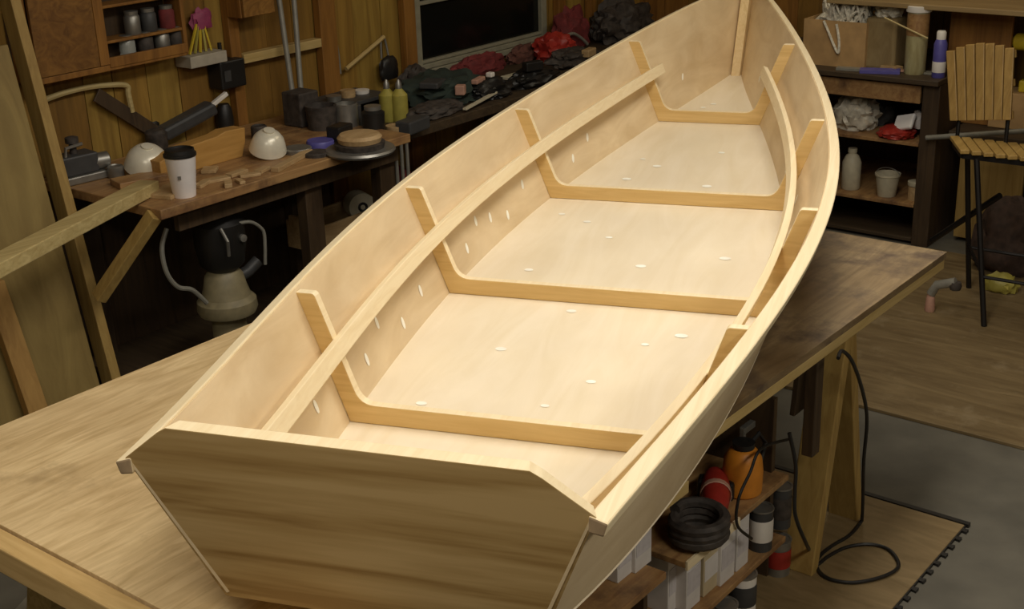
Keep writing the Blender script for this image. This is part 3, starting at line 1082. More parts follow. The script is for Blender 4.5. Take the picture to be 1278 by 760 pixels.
zt = P.z - .005
for k, (dx_, mat, h) in enumerate(((-.09, M_METAL, .02), (-.01, M_TAN, .028), (.07, M_WHITE, .014))):
    single('small_tin', MB().lathe([(.03, 0), (.032, h), (.001, h + .002)], (P.x + dx_, 2.6, zt), 16), mat, (P.x + dx_, 2.6, zt),
           ('grey', 'tan', 'white')[k] + ' small tin on the raised shelf over the tin can', 'tin', 'small tins on the raised shelf', smooth=True)
for (u, v, dy, nm, lab, cat, sx, sy, sz, rz, mat) in (
        (425, 176, .0, 'black_case', 'black square case in front of the dark pot', 'case', .09, .06, .06, .2, M_BLACK),
        (456, 165, .06, 'dark_block', 'dark grey block behind the round tan stand', 'block', .05, .05, .10, .1, M_DGREY),
        (528, 166, .05, 'grey_case', 'low dark grey case right of the yellow bottles', 'case', .14, .07, .05, .15, M_DGREY),
        (405, 160, .12, 'machine_body', 'dark brown machine body by the thick wall stud', 'machine', .10, .10, .13, .0, M_DARKC)):
    z_ = FZ if u > 430 else BZ
    P = on('z', z_, u, v)
    single(nm, MB().rbox((P.x, P.y + dy, z_ + sz / 2 + .001), sx, sy, sz, rz), mat, (P.x, P.y + dy, z_), lab, cat, bevel=.006)
for (u, v, dy, r, h, mat, lab) in ((212, 183, .10, .035, .085, M_BLACK, 'black round pot behind the paper cup'),
                                   (352, 178, .12, .03, .05, M_DARKC, 'small dark pot behind the silvery lamp shade'),
                                   (150, 222, .02, .028, .04, M_METAL, 'small grey metal cup between the grey machine and the pale shade')):
    P = on('z', BZ, u, v)
    single('small_pot', MB().lathe([(r * .9, 0), (r, .005), (r, h * .9), (r * .85, h), (r * .8, h * .9), (.001, h * .9)], (P.x, P.y + dy, BZ), 18), mat, (P.x, P.y + dy, BZ), lab, 'pot', smooth=True)
# cloth and bags heap
def heap(name, u, v, y, sx, sy, sz, mat, label, cat, z=FZ, amp=.35, freq=2.6, seed=0, rz=0.0):
    P = on('y', y, u, v)
    return single(name, MB().blob((P.x, y, z), sx, sy, sz, amp, freq, 4, rz, True, seed), mat, (P.x, y, z), label, cat, smooth=True)


heap('cloth_heap', 553, 165, 2.45, .20, .15, .075, M_GREEN, 'dark green crumpled cloth heap on the far bench', 'cloth', seed=1)
heap('cloth_bundle', 520, 160, 2.67, .08, .045, .07, M_DARKC, 'dark grey crumpled bundle behind the yellow bottles', 'bundle', seed=5)
heap('canvas_bag', 600, 128, 2.67, .18, .045, .055, M_DRED, 'dull dark red bag heap under the window', 'bag', seed=2)
heap('cloth_bundle', 655, 105, 2.68, .12, .04, .05, plain('maroon_brown_cloth', (.13, .05, .035), .85, var=.4), 'maroon brown bundle under the window corner', 'bundle', seed=3)
heap('red_bag', 692, 96, 2.56, .11, .09, .085, M_RED, 'bright red crumpled bag beside the gunwale', 'bag', seed=4)
heap('red_sack', 712, 66, 2.67, .14, .05, .13, M_DRED, 'tall dark red sack against the wall behind the bright red bag', 'sack', seed=6)
heap('dark_sack', 775, 55, 2.60, .22, .10, .13, M_DARKC, 'black sack at the far end of the bench beside the hull', 'sack', seed=7)
P = on('y', 2.40, 640, 100)
single('black_crate', MB().box(P.x - .10, P.x + .10, 2.34, 2.46, FZ, P.z - .026), M_BLACK, (P.x, 2.40, FZ), 'black box under the small cream box on the far bench', 'box', bevel=.004)
single('cream_box', MB().rbox((P.x, 2.40, P.z), .11, .05, .05, -.05), M_CREAM, (P.x, 2.40, P.z - .025), 'small cream box lying on a black box', 'box', bevel=.004)
heap('cable_heap', 612, 160, 2.31, .12, .07, .05, M_BLACK, 'black cable heap between the dark green cloth and the hull', 'cable', seed=31)
heap('dark_blanket', 545, 195, 2.29, .15, .07, .035, M_DARKC, 'dark folded blanket at the front edge of the far bench, right of the yellow bottles', 'blanket', amp=.25, seed=41)
heap('black_bag', 668, 132, 2.30, .16, .07, .05, M_BLACK, 'black flat bag at the front of the far bench close to the hull', 'bag', amp=.25, seed=42)
heap('brown_rag', 715, 92, 2.42, .16, .08, .05, M_DARKC, 'dark brown rag heap in front of the bright red bag', 'rag', seed=32)
for (u, v, nm, lab, sx, sy, sz, rz, mat) in (
        (597, 103, 'rag_strip', 'pale pinkish rag strip on the dull dark red bag', .09, .03, .02, .3, M_PINK),
        (575, 118, 'white_roll', 'small pale block where the dark green cloth meets the red bag', .04, .04, .04, .5, M_PINK),
        (612, 96, 'pale_block', 'small pale block on the dull dark red bag nearer the window corner', .03, .03, .02, .1, M_WHITE),
        (540, 108, 'grey_book', 'grey flat box lying on the dark green cloth', .11, .08, .025, .4, M_DGREY),
        (665, 88, 'dark_tool', 'black hand tool lying on the maroon bundle', .09, .04, .04, -.3, M_BLACK),
        (735, 70, 'tan_block', 'tan wood block on the bench at the foot of the tall dark red sack', .09, .04, .035, .2, M_TAN)):
    p, n = hit(u, v)
    c = p + Vector((0, 0, sz * .5))
    single(nm, MB().rbox(c, sx, sy, sz, rz), mat, tuple(p), lab, 'rag' if 'rag' in nm else 'box' if 'book' in nm else 'block', bevel=.005)
p, n = hit(580, 141)
p2, n2 = hit(619, 121)
p, p2 = p + Z * .015, p2 + Z * .02
single('paint_stick', MB().beam(p, p2, .018, .008), M_CREAM, tuple(p), 'thin pale stick lying over the clutter beside the dark green cloth', 'stick', bevel=.001)
P = on('y', 2.6, 723, 48)
single('grey_hook', MB().tube(smooth_path([on('y', 2.6, *q) for q in ((708, 44), (716, 42), (726, 48), (733, 55))]), .008), M_GALV, tuple(P),
       'bent grey bar on top of the tall dark red sack', 'bar', smooth=True)
P = on('y', 2.70, 788, 22)
single('green_flask', MB().lathe([(.035, 0), (.04, .02), (.04, .12), (.02, .15), (.02, .165), (.001, .166)], (P.x, 2.70, P.z - .09), 18), plain('dull_green', (.05, .09, .06), .4), (P.x, 2.70, P.z - .09),
       'dull green flask on the black sack near the wall corner', 'flask', smooth=True)
# chairs red clutter under the far bench
heap('red_rag', 505, 225, 2.42, .05, .05, .12, M_DRED, 'dark red rag under the far bench beside the hull', 'rag', z=.321, seed=11)
G = 'grey pipes hanging at the front of the far bench'
for k, u in enumerate((494, 501, 508)):
    P = on('y', 2.188, u, 190)
    single('hanging_rod', MB().tube([(P.x, 2.188, .50), (P.x, 2.188, .70)], .007, 8), M_GALV, (P.x, 2.188, .50),
           'short grey rod hanging from the far bench front, ' + ('nearest to the round stand', 'middle of the three', 'nearest to the hull')[k], 'rod', G, smooth=True)
P = on('y', 2.42, 415, 290)
t = thing('wooden_crate', 'tan wooden crate on the floor shelf in the shade under the far bench', 'crate', (P.x, 2.42, .321))
MB().box(P.x - .15, P.x + .20, 2.32, 2.335, .321, .43).build('side_board', M_TAN, t, bevel=.002)
MB().box(P.x - .15, P.x + .20, 2.50, 2.515, .321, .43).build('side_board', M_TAN, t, bevel=.002)
MB().box(P.x - .15, P.x - .135, 2.336, 2.499, .321, .45).build('end_board', M_TAN, t, bevel=.002)
MB().box(P.x + .185, P.x + .20, 2.336, 2.499, .321, .45).build('end_board', M_TAN, t, bevel=.002)
P = on('y', 2.36, 458, 258)
t = thing('paper_roll', 'dusty white roll with dark core under the far bench', 'roll', (P.x, 2.36, .42))
MB().lathe([(.02, -.05), (.055, -.05), (.055, .05), (.02, .05)], (P.x, 2.40, P.z), 20, axis=(-.5, -.85, .1)).build('roll_body', M_CREAM, t, smooth=True)
MB().lathe([(.0, -.045), (.02, -.045), (.02, .052), (.016, .053), (.001, .046)], (P.x, 2.40, P.z), 16, axis=(-.5, -.85, .1)).build('core', M_BLACK, t, smooth=True)
# shop vacuum / separator below the bench
P = on('z', 0.0, 286, 470)
yv = 2.24
xv = on('y', yv, 286, 400).x
zs = lambda v: on('y', yv, 286, v).z
t = thing('shop_vacuum', 'cream and black shop vacuum in the shade under the workbench', 'vacuum', (xv, yv, 0))
MB().lathe([(.058, 0), (.060, .01), (.060, zs(388))], (xv, yv, 0), 24).build('drum', M_DCREAM, t, smooth=True)
MB().lathe([(.06, zs(390)), (.098, zs(388)), (.105, zs(382)), (.102, zs(372)), (.085, zs(366))], (xv, yv, 0), 28).build('collar', M_DCREAM, t, smooth=True)
MB().lathe([(.085, zs(366)), (.075, zs(355)), (.066, zs(340)), (.05, zs(333))], (xv, yv, 0), 24).build('cone', M_DCREAM, t, smooth=True)
MB().lathe([(.05, zs(333)), (.075, zs(325)), (.088, zs(300)), (.088, zs(272)), (.06, zs(262)), (.001, zs(260))], (xv, yv, 0), 24).build('motor_head', M_BLACK, t, smooth=True)
for dx_ in (.026,):
    MB().lathe([(.014, 0), (.013, .012), (.001, .014)], Vector((xv + dx_, yv - .085, zs(290))), 14, axis=(-.1, -1, .1)).build('knob', M_METAL, t, smooth=True)
MB().tube([(xv - .05, yv - .075, zs(272)), (xv - .055, yv - .11, zs(285)), (xv - .045, yv - .095, zs(305))], .006).build('handle', M_METAL, t, smooth=True)
MB().tube([(xv + .06, yv, zs(350)), (xv + .10, yv - .01, zs(345)), (xv + .14, yv - .02, zs(335))], .022, 12).build('inlet_pipe', M_DGREY, t, smooth=True)
hp = [on('y', 2.20, *q) for q in ((258, 378), (240, 362), (222, 358), (208, 340), (202, 310), (208, 285))]
MB().tube(smooth_path(hp), .008, 8).build('hose', M_GALV, t, smooth=True)
hp = [on('y', 2.20, *q) for q in ((300, 278), (315, 277), (326, 284), (330, 292))]
single('grey_hose', MB().tube(smooth_path([on('y', 2.165, *q) for q in ((296, 279), (312, 277), (324, 283), (330, 294), (331, 330))]), .006, 8), M_GALV, tuple(on('y', 2.165, 331, 330)),
       'thin grey hose hanging beside the vacuum motor under the bench', 'hose', smooth=True)

# ================================================================== ON THE LEFT WALL
cbt = thing('wall_cabinet', 'brown wall cabinet with an open shelf side above the bench', 'cabinet', (-.6, LW - .1, 1.09))
yf = LW - .13
xl, xm, xr = on('y', yf, 43, 60).x, on('y', yf, 121, 50).x, on('y', yf, 232, 40).x
zb = on('y', yf, 121, 84).z
zt_ = 1.62
MB().box(xl, xm, yf, yf + .014, zb, zt_).build('door', M_OSB, cbt, bevel=.002)
MB().box(xl - .02, xr, LW - .020, LW - .008, zb - .02, zt_).build('back_panel', M_DARKW, cbt)
MB().box(xl, xr, yf + .004, LW - .021, zb - .022, zb - .002).build('bottom_board', M_STUD, cbt, bevel=.002)
for xx in (xl - .018, xm + .002, xr):
    MB().box(xx, xx + .016, yf + .016, LW - .021, zb - .02, zt_).build('side_board', M_STUD, cbt, bevel=.002)
MB().box(xm + .002, xm + .04, yf, yf + .014, zb, zt_).build('face_stile', M_STUD, cbt, bevel=.002)
zsh = [zb]
for v in (44, 0):
    zz = on('y', yf, 180, v).z
    zsh.append(zz)
    MB().box(xm + .02, xr - .001, yf + .016, LW - .022, zz - .010, zz).build('shelf', M_STUD, cbt, bevel=.002)
MB().box(xm + .04, xr, yf, yf + .014, zb - .012, zb + .022).build('lip', M_STUD, cbt, bevel=.002)
jr = [(160, 0, M_JAR, 'pale jar of hardware at the left end of the lower cabinet shelf'), (183, 0, M_DARKC, 'dark jar next to the pale one on the lower cabinet shelf'),
      (204, 0, M_METAL, 'grey tin third along the lower cabinet shelf'), (222, 0, M_DARKC, 'small dark tin at the right end of the lower cabinet shelf'),
      (165, 1, M_METAL, 'grey jar at the left end of the upper cabinet shelf'), (186, 1, M_DGREY, 'dark jar in the middle of the upper cabinet shelf'),
      (209, 1, M_DRED, 'dull red tin at the right end of the upper cabinet shelf')]
for u, lv, mat, lab in jr:
    v = 66 if lv == 0 else 30
    P = on('y', LW - .075, u, v)
    c = (P.x, LW - .075, zsh[lv] if lv else zb - .002)
    t = thing('jar', lab, 'jar', c, 'jars on the wall cabinet shelves')
    MB().lathe([(.026, 0), (.028, .004), (.028, .06), (.022, .068)], c, 16).build('body', mat, t, smooth=True)
    MB().lathe([(.023, .068), (.024, .080), (.001, .081)], c, 16).build('lid', M_METAL, t, smooth=True)
xa, xb_ = on('y', LW - .14, 303, 10).x, on('y', LW - .14, 344, 10).x
zc = on('y', LW - .14, 320, 21).z
t = thing('small_cupboard', 'small brown wall cupboard at the top picture edge left of the pipes', 'cupboard', ((xa + xb_) / 2, LW - .07, zc))
MB().box(xa, xb_, LW - .125, LW - .046, zc, 1.6).build('body', M_STUD, t, bevel=.003)
MB().box(xa + .004, xb_ - .004, LW - .14, LW - .126, zc + .004, 1.6).build('door', M_OSB, t, bevel=.002)
# brush set hanging right of the cabinet
P = on('y', LW - .06, 252, 70)
t = thing('brush_holder', 'white wall box holding a fan of yellow handles beside the cabinet', 'brush holder', (P.x, LW - .05, P.z - .02))
MB().box(P.x - .085, P.x + .085, LW - .10, LW - .01, P.z - .03, P.z + .012).build('box', plain('grey_white_box', (.42, .38, .30), .6), t, bevel=.003)
for k in range(5):
    a = (k - 2) * .016
    MB().beam((P.x + a * 1.6, LW - .055, P.z + .013), (P.x + .02 + a * .5, LW - .045, P.z + .115), .009, .007).build('handle', M_DYEL if k % 2 else M_YEL, t, bevel=.001)
P = on('y', LW - .03, 250, 22)
single('pink_cloth', MB().blob((P.x, LW - .035, P.z - .04), .045, .018, .05, .4, 2.5, 3, 0, True, 9), M_MAG, (P.x, LW - .035, P.z - .04), 'magenta rag hanging on the wall above the yellow handles', 'rag', smooth=True)
P = on('y', LW - .05, 283, 92)
t = thing('black_radio', 'black box hanging on the wall right of the yellow handles', 'radio', (P.x, LW - .05, P.z - .05))
MB().box(P.x - .06, P.x + .06, LW - .09, LW - .012, P.z - .05, P.z + .055).build('case', M_BLACK, t, bevel=.006)
MB().tube([(P.x - .02, LW - .05, P.z + .055), (P.x - .02, LW - .05, P.z + .12)], .008).build('strap', M_BLACK, t, smooth=True)
MB().box(P.x - .045, P.x - .015, LW - .093, LW - .0905, P.z - .02, P.z + .02).build('dial', M_DGREY, t)
# bent branch tool on wall
pth = smooth_path([on('y', LW - .03, *q) for q in ((52, 126), (80, 116), (110, 109), (140, 106), (158, 107), (160, 117), (165, 140))])
single('bent_stick', MB().tube(pth, .010, 8), M_BATTEN, tuple(pth[0]), 'long bent pale stick hung on the wall under the cabinet', 'stick', smooth=True)
a, c = on('y', LW - .03, 120, 118), on('y', LW - .03, 205, 172)
single('hand_saw', MB().beam(a, c, .05, .008, up=Y), M_DARKW, tuple(c), 'dark board leaning slantwise on the wall above the pale lamp shade', 'board', bevel=.002)
# pipes
G = 'grey pipes leaning on the plank wall'
for (u0, u1, lab) in ((347, 371, 'grey pipe leaning on the wall, left of the pair'), (366, 380, 'grey pipe leaning on the wall, right of the pair')):
    a, c = on('y', LW - .07, u0, -10), on('z', BZ, u1, 168)
    c = on('y', LW - .16, u1, 166)
    c.z = max(c.z, BZ + .008)
    d = (a - c)
    single('steel_pipe', MB().tube([c, c + d * 1.4 + Vector((0, .0, 0))], .011, 10), M_GALV, tuple(c), lab, 'pipe', G, smooth=True)
a, c = on('y', LW - .05, 432, 86), on('y', LW - .035, 479, 46)
single('wooden_dowel', MB().tube([a, c], .009, 8), M_2X4X, tuple(a), 'slanting wooden dowel on the wall left of the window', 'dowel', smooth=True)
P = on('y', LW - .05, 486, 84)
t = thing('tool_pouch', 'black pouch hanging on the wall beside the window stud', 'pouch', (P.x, LW - .05, P.z - .05))
MB().blob((P.x, LW - .045, P.z - .05), .055, .025, .065, .2, 2, 3, 0, True, 3).build('pouch', M_BLACK, t, smooth=True)
MB().tube(smooth_path([(P.x - .025, LW - .03, P.z + .04), (P.x - .01, LW - .02, P.z + .12), (P.x + .012, LW - .02, P.z + .12), (P.x + .02, LW - .03, P.z + .04)]), .005).build('strap', M_METAL, t, smooth=True)
P = on('y', LW - .04, 417, 70)
single('grey_hanger', MB().tube(smooth_path([on('y', LW - .03, *q) for q in ((410, 20), (420, 60), (424, 92))]), .008), M_GALV, tuple(on('y', LW - .03, 424, 92)), 'short bent grey bar hanging right of the thick wall stud', 'bar', smooth=True)

# ================================================================== LEANING BOARDS AND BATTEN
def lean_y(z): return 2.30 + .19 * z


def lean_board(name, x0, x1, z1, off_, th, mat, label, skew=0.0, z0=0.0):
    mb = MB()
    P = []
    for z in (z0, z1):
        y0 = lean_y(z) + off_
        sk = skew * z
        P += [(x0 + sk, y0, z), (x1 + sk, y0, z), (x1 + sk, y0 + th, z + (.0 if z else 0)), (x0 + sk, y0 + th, z)]
    mb.hexa(P)
    return single(name, mb, mat, ((x0 + x1) / 2, lean_y(z0) + off_, z0), label, 'board', bevel=.002)


lean_board('plywood_board', -1.9, -1.175, 1.26, 0.0, .014, M_LEAN, 'wide tan plywood panel leaning against the wall at the left picture edge')
lean_board('pine_stud', -1.133, -1.098, 2.1, -.01, .07, M_2X4Z, 'tall narrow lumber stud leaning between the wide panel and the workbench')
lean_board('dark_plank', -1.60, -1.30, 1.70, .05, .02, M_DARKW, 'dark tall plank leaning behind the wide tan panel')
lean_board('short_plank', -1.452, -1.385, .60, -.05, .035, wood('orange_lumber', (.46, .27, .08), (.33, .18, .05), 'z', 3, 12, .6), 'short orange brown plank leaning in front of the wide panel', skew=-.06)
a = Vector((-.93, 2.262, BZ + .0215))
c0 = on('z', BZ + .05, 0, 330)
dd = (c0 - a)
bt_ = MB().beam(a, a + dd * 1.9, .070, .040)
single('pine_batten', bt_, M_BATTEN, tuple(a - Z * .02), 'long pale batten sticking out from the bench corner past the leaning panel', 'batten', bevel=.003)

# ================================================================== RIGHT SHELVES
SX = 2.05
sh = thing('shelf_unit', 'dark open wooden shelf unit at the end wall right of the bow', 'shelf', (SX + .3, 1.3, 0))
ya, yb = .815, 1.86
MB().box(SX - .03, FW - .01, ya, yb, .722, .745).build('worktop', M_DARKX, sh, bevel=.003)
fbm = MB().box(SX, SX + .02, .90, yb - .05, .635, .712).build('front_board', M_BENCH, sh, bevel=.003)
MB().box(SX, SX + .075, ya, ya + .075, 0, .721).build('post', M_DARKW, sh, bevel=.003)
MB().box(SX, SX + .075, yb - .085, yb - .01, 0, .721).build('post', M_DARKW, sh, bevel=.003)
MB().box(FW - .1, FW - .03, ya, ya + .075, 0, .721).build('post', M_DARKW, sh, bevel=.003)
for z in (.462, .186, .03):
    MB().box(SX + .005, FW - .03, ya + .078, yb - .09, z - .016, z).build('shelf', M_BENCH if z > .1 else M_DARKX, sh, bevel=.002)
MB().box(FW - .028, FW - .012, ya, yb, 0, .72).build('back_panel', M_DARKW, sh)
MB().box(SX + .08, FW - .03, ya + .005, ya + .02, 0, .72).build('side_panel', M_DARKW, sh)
# upper shelf board
us = thing('wall_shelf', 'long brown plank shelf high over the slatted chair', 'shelf', (FW - .3, .3, 1.03))
MB().box(SX + .05, FW - .005, -1.0, 1.38, 1.025, 1.047).build('shelf_board', wood('upper_shelf', (.36, .25, .11), (.26, .17, .07), 'y', 3, 10, .6), us, bevel=.003)
for yy in (-.6, .3, 1.2):
    MB().beam((FW - .02, yy, .80), (SX + .25, yy, 1.022), .03, .04, up=Y).build('bracket', M_DARKW, us, bevel=.002)
# right hand counter with pipe
ct = thing('counter', 'dark low counter behind the slatted chair', 'counter', (FW - .25, -.2, 0))
MB().box(SX + .10, FW - .01, -1.3, .80, .485, .51).build('worktop', M_DARKX, ct, bevel=.003)
for yy in (.62, .28, -.1):
    MB().box(SX + .16, SX + .18, yy - .14, yy + .14, .02, .484).build('front_panel', M_2X4Z if yy == .62 else M_CLAY, ct, bevel=.003)
MB().box(SX + .40, FW - .02, -1.3, .80, .0, .484).build('carcass', M_DARKW, ct)
# things on the shelf unit top
ST = .745
P = on('z', ST, 1075, 84)
bx0, by0 = P.x + .02, P.y
t = thing('cardboard_box', 'open tan cardboard box overflowing with pale rope on the shelf unit', 'box', (2.22, 1.25, ST))
yl, yr_ = on('x', 2.12, 1002, 60).y, on('x', 2.12, 1080, 60).y
zt2 = on('x', 2.12, 1040, 26).z
MB().box(2.12, 2.126, yr_, yl, ST, zt2).build('front_side', M_CARD, t)
MB().box(2.36, 2.366, yr_, yl, ST, zt2).build('back_side', M_CARD, t)
MB().box(2.127, 2.359, yr_, yr_ + .005, ST, zt2).build('end_side', M_CARD, t)
MB().box(2.127, 2.359, yl - .005, yl, ST, zt2).build('end_side', M_CARD, t)
MB().box(2.127, 2.359, yr_ + .006, yl - .006, ST, ST + .005).build('bottom', M_CARD, t)
rp = MB()
for k in range(14):
    cx, cy = random.uniform(2.17, 2.32), random.uniform(yr_ + .06, yl - .06)
    pts = []
    ph = random.uniform(0, 6)
    for i in range(26):
        a = i * .55 + ph
        rr = random.uniform(.03, .055)
        pts.append((cx + rr * math.cos(a), cy + rr * 1.2 * math.sin(a), zt2 - .02 + random.uniform(0, .10)))
    rp.tube(smooth_path(pts, 3), .006, 5)
rp.blob((2.24, (yr_ + yl) / 2, zt2 - .06), .10, (yl - yr_) * .42, .08, .3, 3, 3, 0, True, 4)
rp2 = single('rope_tangle', rp, M_FUZZ, (2.24, (yr_ + yl) / 2, zt2 - .06), 'tangled pale rope heaped in the cardboard box', 'rope', smooth=True)
P = on('x', 2.09, 1043, 45)
single('rope_loop', MB().tube(smooth_path([on('x', 2.105, *q) for q in ((1028, 26), (1034, 40), (1040, 55), (1046, 66), (1047, 50), (1044, 30))]), .006, 6), M_FUZZ, (2.1, P.y, P.z - .05),
       'pale rope end hanging down the front of the cardboard box', 'rope', smooth=True)
P = on('x', 2.16, 1100, 66)
t = thing('paper_bag', 'brown paper sack between the cardboard box and the tall jar', 'sack', (2.2, P.y, ST))
hb = on('x', 2.16, 1100, 22).z - ST
MB().prism([(2.14, P.y - .07), (2.30, P.y - .07), (2.30, P.y + .075), (2.14, P.y + .075)], 'z', ST, ST + hb).build('sack_body', wood('sack_paper', (.30, .22, .10), (.22, .15, .06), 'z', 6, 3, .8), t, bevel=.015, seg=3)
MB().blob((2.22, P.y, ST + hb), .06, .06, .04, .4, 3, 3, 0, True, 2).build('crumpled_neck', M_FUZZ, t, smooth=True)
# jar with brushes
P = on('x', 2.12, 1140, 77)
c = (2.14, P.y, ST)
hj = on('x', 2.14, 1141, 13).z - ST
t = thing('storage_jar', 'tall pale jar with white lid holding sticks on the shelf unit', 'jar', c)
MB().lathe([(.042, 0), (.045, .005), (.046, hj * .62), (.046, hj * .98), (.044, hj)], c, 24).build('body', wood('jar_contents', (.52, .48, .26), (.36, .30, .14), 'z', 8, 4, .4), t, smooth=True)
MB().lathe([(.053, hj - .002), (.054, hj + .005), (.054, hj + .022), (.050, hj + .024), (.001, hj + .024)], c, 24).build('lid', M_WHITE, t, smooth=True)
MB().lathe([(.0468, hj * .62), (.0470, hj * .63), (.0470, hj * .96), (.0468, hj * .97)], c, 24, cap=False).build('brown_band', M_BENCH, t, smooth=True)
a, c2 = on('x', 2.08, 1104, 22), on('x', 2.08, 1158, 48)
single('dowel_stick', MB().tube([a, c2], .004, 6), M_BATTEN, tuple(c2), 'thin pale stick leaning across the tall jar', 'stick', smooth=True)
P = on('x', 2.10, 1171, 80)
c = (2.11, P.y, ST)
hs = on('x', 2.11, 1172, 38).z - ST
t = thing('spray_can', 'blue and white spray can beside the slatted chair back', 'can', c)
MB().lathe([(.026, 0), (.028, .004), (.028, hs * .72), (.022, hs * .8), (.02, hs * .82)], c, 20).build('body', M_BLUE, t, smooth=True)
MB().lathe([(.0284, hs * .12), (.0286, hs * .13), (.0286, hs * .34), (.0284, hs * .35)], c, 20, cap=False).build('white_band', M_WHITE, t, smooth=True)
MB().lathe([(.02, hs * .82), (.02, hs * .97), (.016, hs), (.001, hs)], c, 18).build('cap', M_WHITE, t, smooth=True)
# flat papers and sticks
def flat(u, v, sx, sy, h, rz, mat, lab, cat='magazine', nm='magazine', z=ST):
    P = on('z', z, u, v)
    return single(nm, MB().rbox((max(P.x, 2.03), P.y, z + h / 2 + .0005), sx, sy, h, rz), mat, (P.x, P.y, z), lab, cat, bevel=.001)


flat(1098, 91, .06, .17, .016, .35, M_BLUE, 'violet magazine on the front of the shelf unit top')
flat(1112, 88, .05, .09, .022, -.3, M_TAN, 'flat tan wood scrap in front of the paper sack', 'scrap', 'wood_scrap')
flat(1064, 88, .04, .14, .012, .2, M_GALV, 'grey ruler like strip in front of the cardboard box', 'strip', 'metal_strip')
flat(1130, 89, .04, .09, .006, .5, M_PINK, 'small pale card on the front edge of the shelf unit', 'card', 'card')
flat(1157, 92, .05, .12, .008, -.1, M_GALV, 'grey flat strip right of the tall jar', 'strip', 'metal_strip')
# lower shelves
P = on('x', 2.2, 1068, 150)
single('plastic_bag', MB().blob((2.20, P.y, .462), .10, .10, .10, .3, 3.5, 4, 0, True, 12), M_BAG, (2.2, P.y, .462), 'dusty pale plastic bag on the middle shelf', 'bag', smooth=True)
P = on('x', 2.32, 1092, 150)
single('grey_sack', MB().blob((2.34, P.y, .462), .10, .09, .09, .25, 2.5, 4, 0, True, 13), M_DGREY, (2.34, P.y, .462), 'dark grey sack behind the dusty plastic bag', 'sack', smooth=True)
P = on('x', 2.13, 1120, 172)
single('red_cloth', MB().blob((2.12, P.y, .462), .075, .08, .035, .22, 2.2, 4, 0, True, 14), M_RED, (2.12, P.y, .462), 'red folded cloth on the edge of the middle shelf', 'cloth', smooth=True)
P = on('x', 2.12, 1130, 152)
tiltb = MB().rbox((2.11, P.y, P.z), .02, .10, .075, -.5, (-.35, .65))
single('white_cloth', tiltb, plain('bright_white_cloth', (.9, .88, .86), .7, var=.04), (2.11, P.y, P.z - .03), 'white folded cloth lying on the red cloth', 'cloth', bevel=.008, seg=3)
P = on('x', 2.17, 1146, 150)
single('white_wad', MB().blob((2.17, P.y, P.z - .035), .025, .035, .05, .35, 3, 3, 0, True, 15), M_CARTON, (2.17, P.y, P.z - .035), 'greyish white crumpled wad behind the white cloth', 'cloth', smooth=True)
P = on('x', 2.14, 1060, 238)
c = (2.15, P.y, .186)
t = thing('white_jug', 'tall dusty white plastic jug on the lower shelf', 'jug', c)
MB().lathe([(.040, 0), (.043, .005), (.043, .125), (.03, .155), (.018, .165), (.018, .172)], c, 22).build('body', M_CREAM, t, smooth=True)
MB().lathe([(.021, .172), (.021, .190), (.001, .191)], c, 16).build('cap', M_CREAM, t, smooth=True)
P = on('x', 2.12, 1105, 246)
c = (2.13, P.y, .186)
t = thing('plastic_tub', 'white tapered plastic tub on the lower shelf', 'tub', c)
MB().lathe([(.040, 0), (.041, .003), (.053, .092), (.057, .094), (.057, .103), (.053, .103), (.039, .006), (.001, .006)], c, 24).build('body', M_CREAM, t, smooth=True)
MB().tube([(c[0], c[1] + .055 * math.cos(a * math.pi / 10), c[2] + .098 + .03 * math.sin(a * math.pi / 10)) for a in range(11)], .002, 6).build('bail', M_METAL, t, smooth=True)
P = on('x', 2.12, 1140, 252)
c = (2.13, P.y, .186)
t = thing('small_pot', 'small tan pot with pale rim at the right end of the lower shelf', 'pot', c)
MB().lathe([(.030, 0), (.031, .06), (.027, .068)], c, 20).build('body', M_TAN, t, smooth=True)
MB().lathe([(.034, .066), (.035, .068), (.035, .084), (.030, .086), (.001, .084)], c, 20).build('rim', M_CREAM, t, smooth=True)
yb1, yb2 = on('x', 2.32, 1184, 50).y, on('x', 2.32, 1262, 50).y
single('brown_board', MB().box(2.32, 2.34, yb2, yb1, .511, 1.01), M_STUD, (2.33, (yb1 + yb2) / 2, .511), 'upright brown board on the counter behind the slatted chair back', 'board', bevel=.003)
# yellow tool on the right
P = on('x', 2.30, 1272, 55)
t = thing('cordless_drill', 'yellow power tool at the right picture edge under the plank shelf', 'power tool', (2.4, P.y, .511))
c = Vector((2.36, P.y - .02, P.z))
MB().lathe([(.03, -.07), (.036, -.06), (.036, .05), (.028, .06)], c, 18, axis=(.2, 1, -.05)).build('motor_housing', M_YEL, t, smooth=True)
MB().lathe([(.018, .06), (.02, .10), (.008, .13)], c, 14, axis=(.2, 1, -.05)).build('chuck', M_BLACK, t, smooth=True)
MB().rbox(c + Vector((0, -.03, -.095)), .035, .045, .14, 0, (.15, 0)).build('handle', M_BLACK, t, bevel=.008)
MB().rbox(c + Vector((0, -.03, -.185)), .06, .09, .05).build('battery', M_YEL, t, bevel=.006)
zb_ = c.z - .21
single('tool_stand', MB().box(2.30, 2.44, P.y - .12, P.y + .10, .511, zb_ - .001), M_CARD, (2.37, P.y, .511), 'brown box under the yellow power tool on the counter', 'box', bevel=.004)

# ================================================================== SLATTED CHAIR
hz = .65
foot_b = on('z', .012, 1228, 407)
foot_a = on('z', .012, 1209, 359)
chair = thing('slatted_chair', 'tall slatted wooden chair with black iron legs at the right picture edge', 'chair', (1.6, .3, .012))
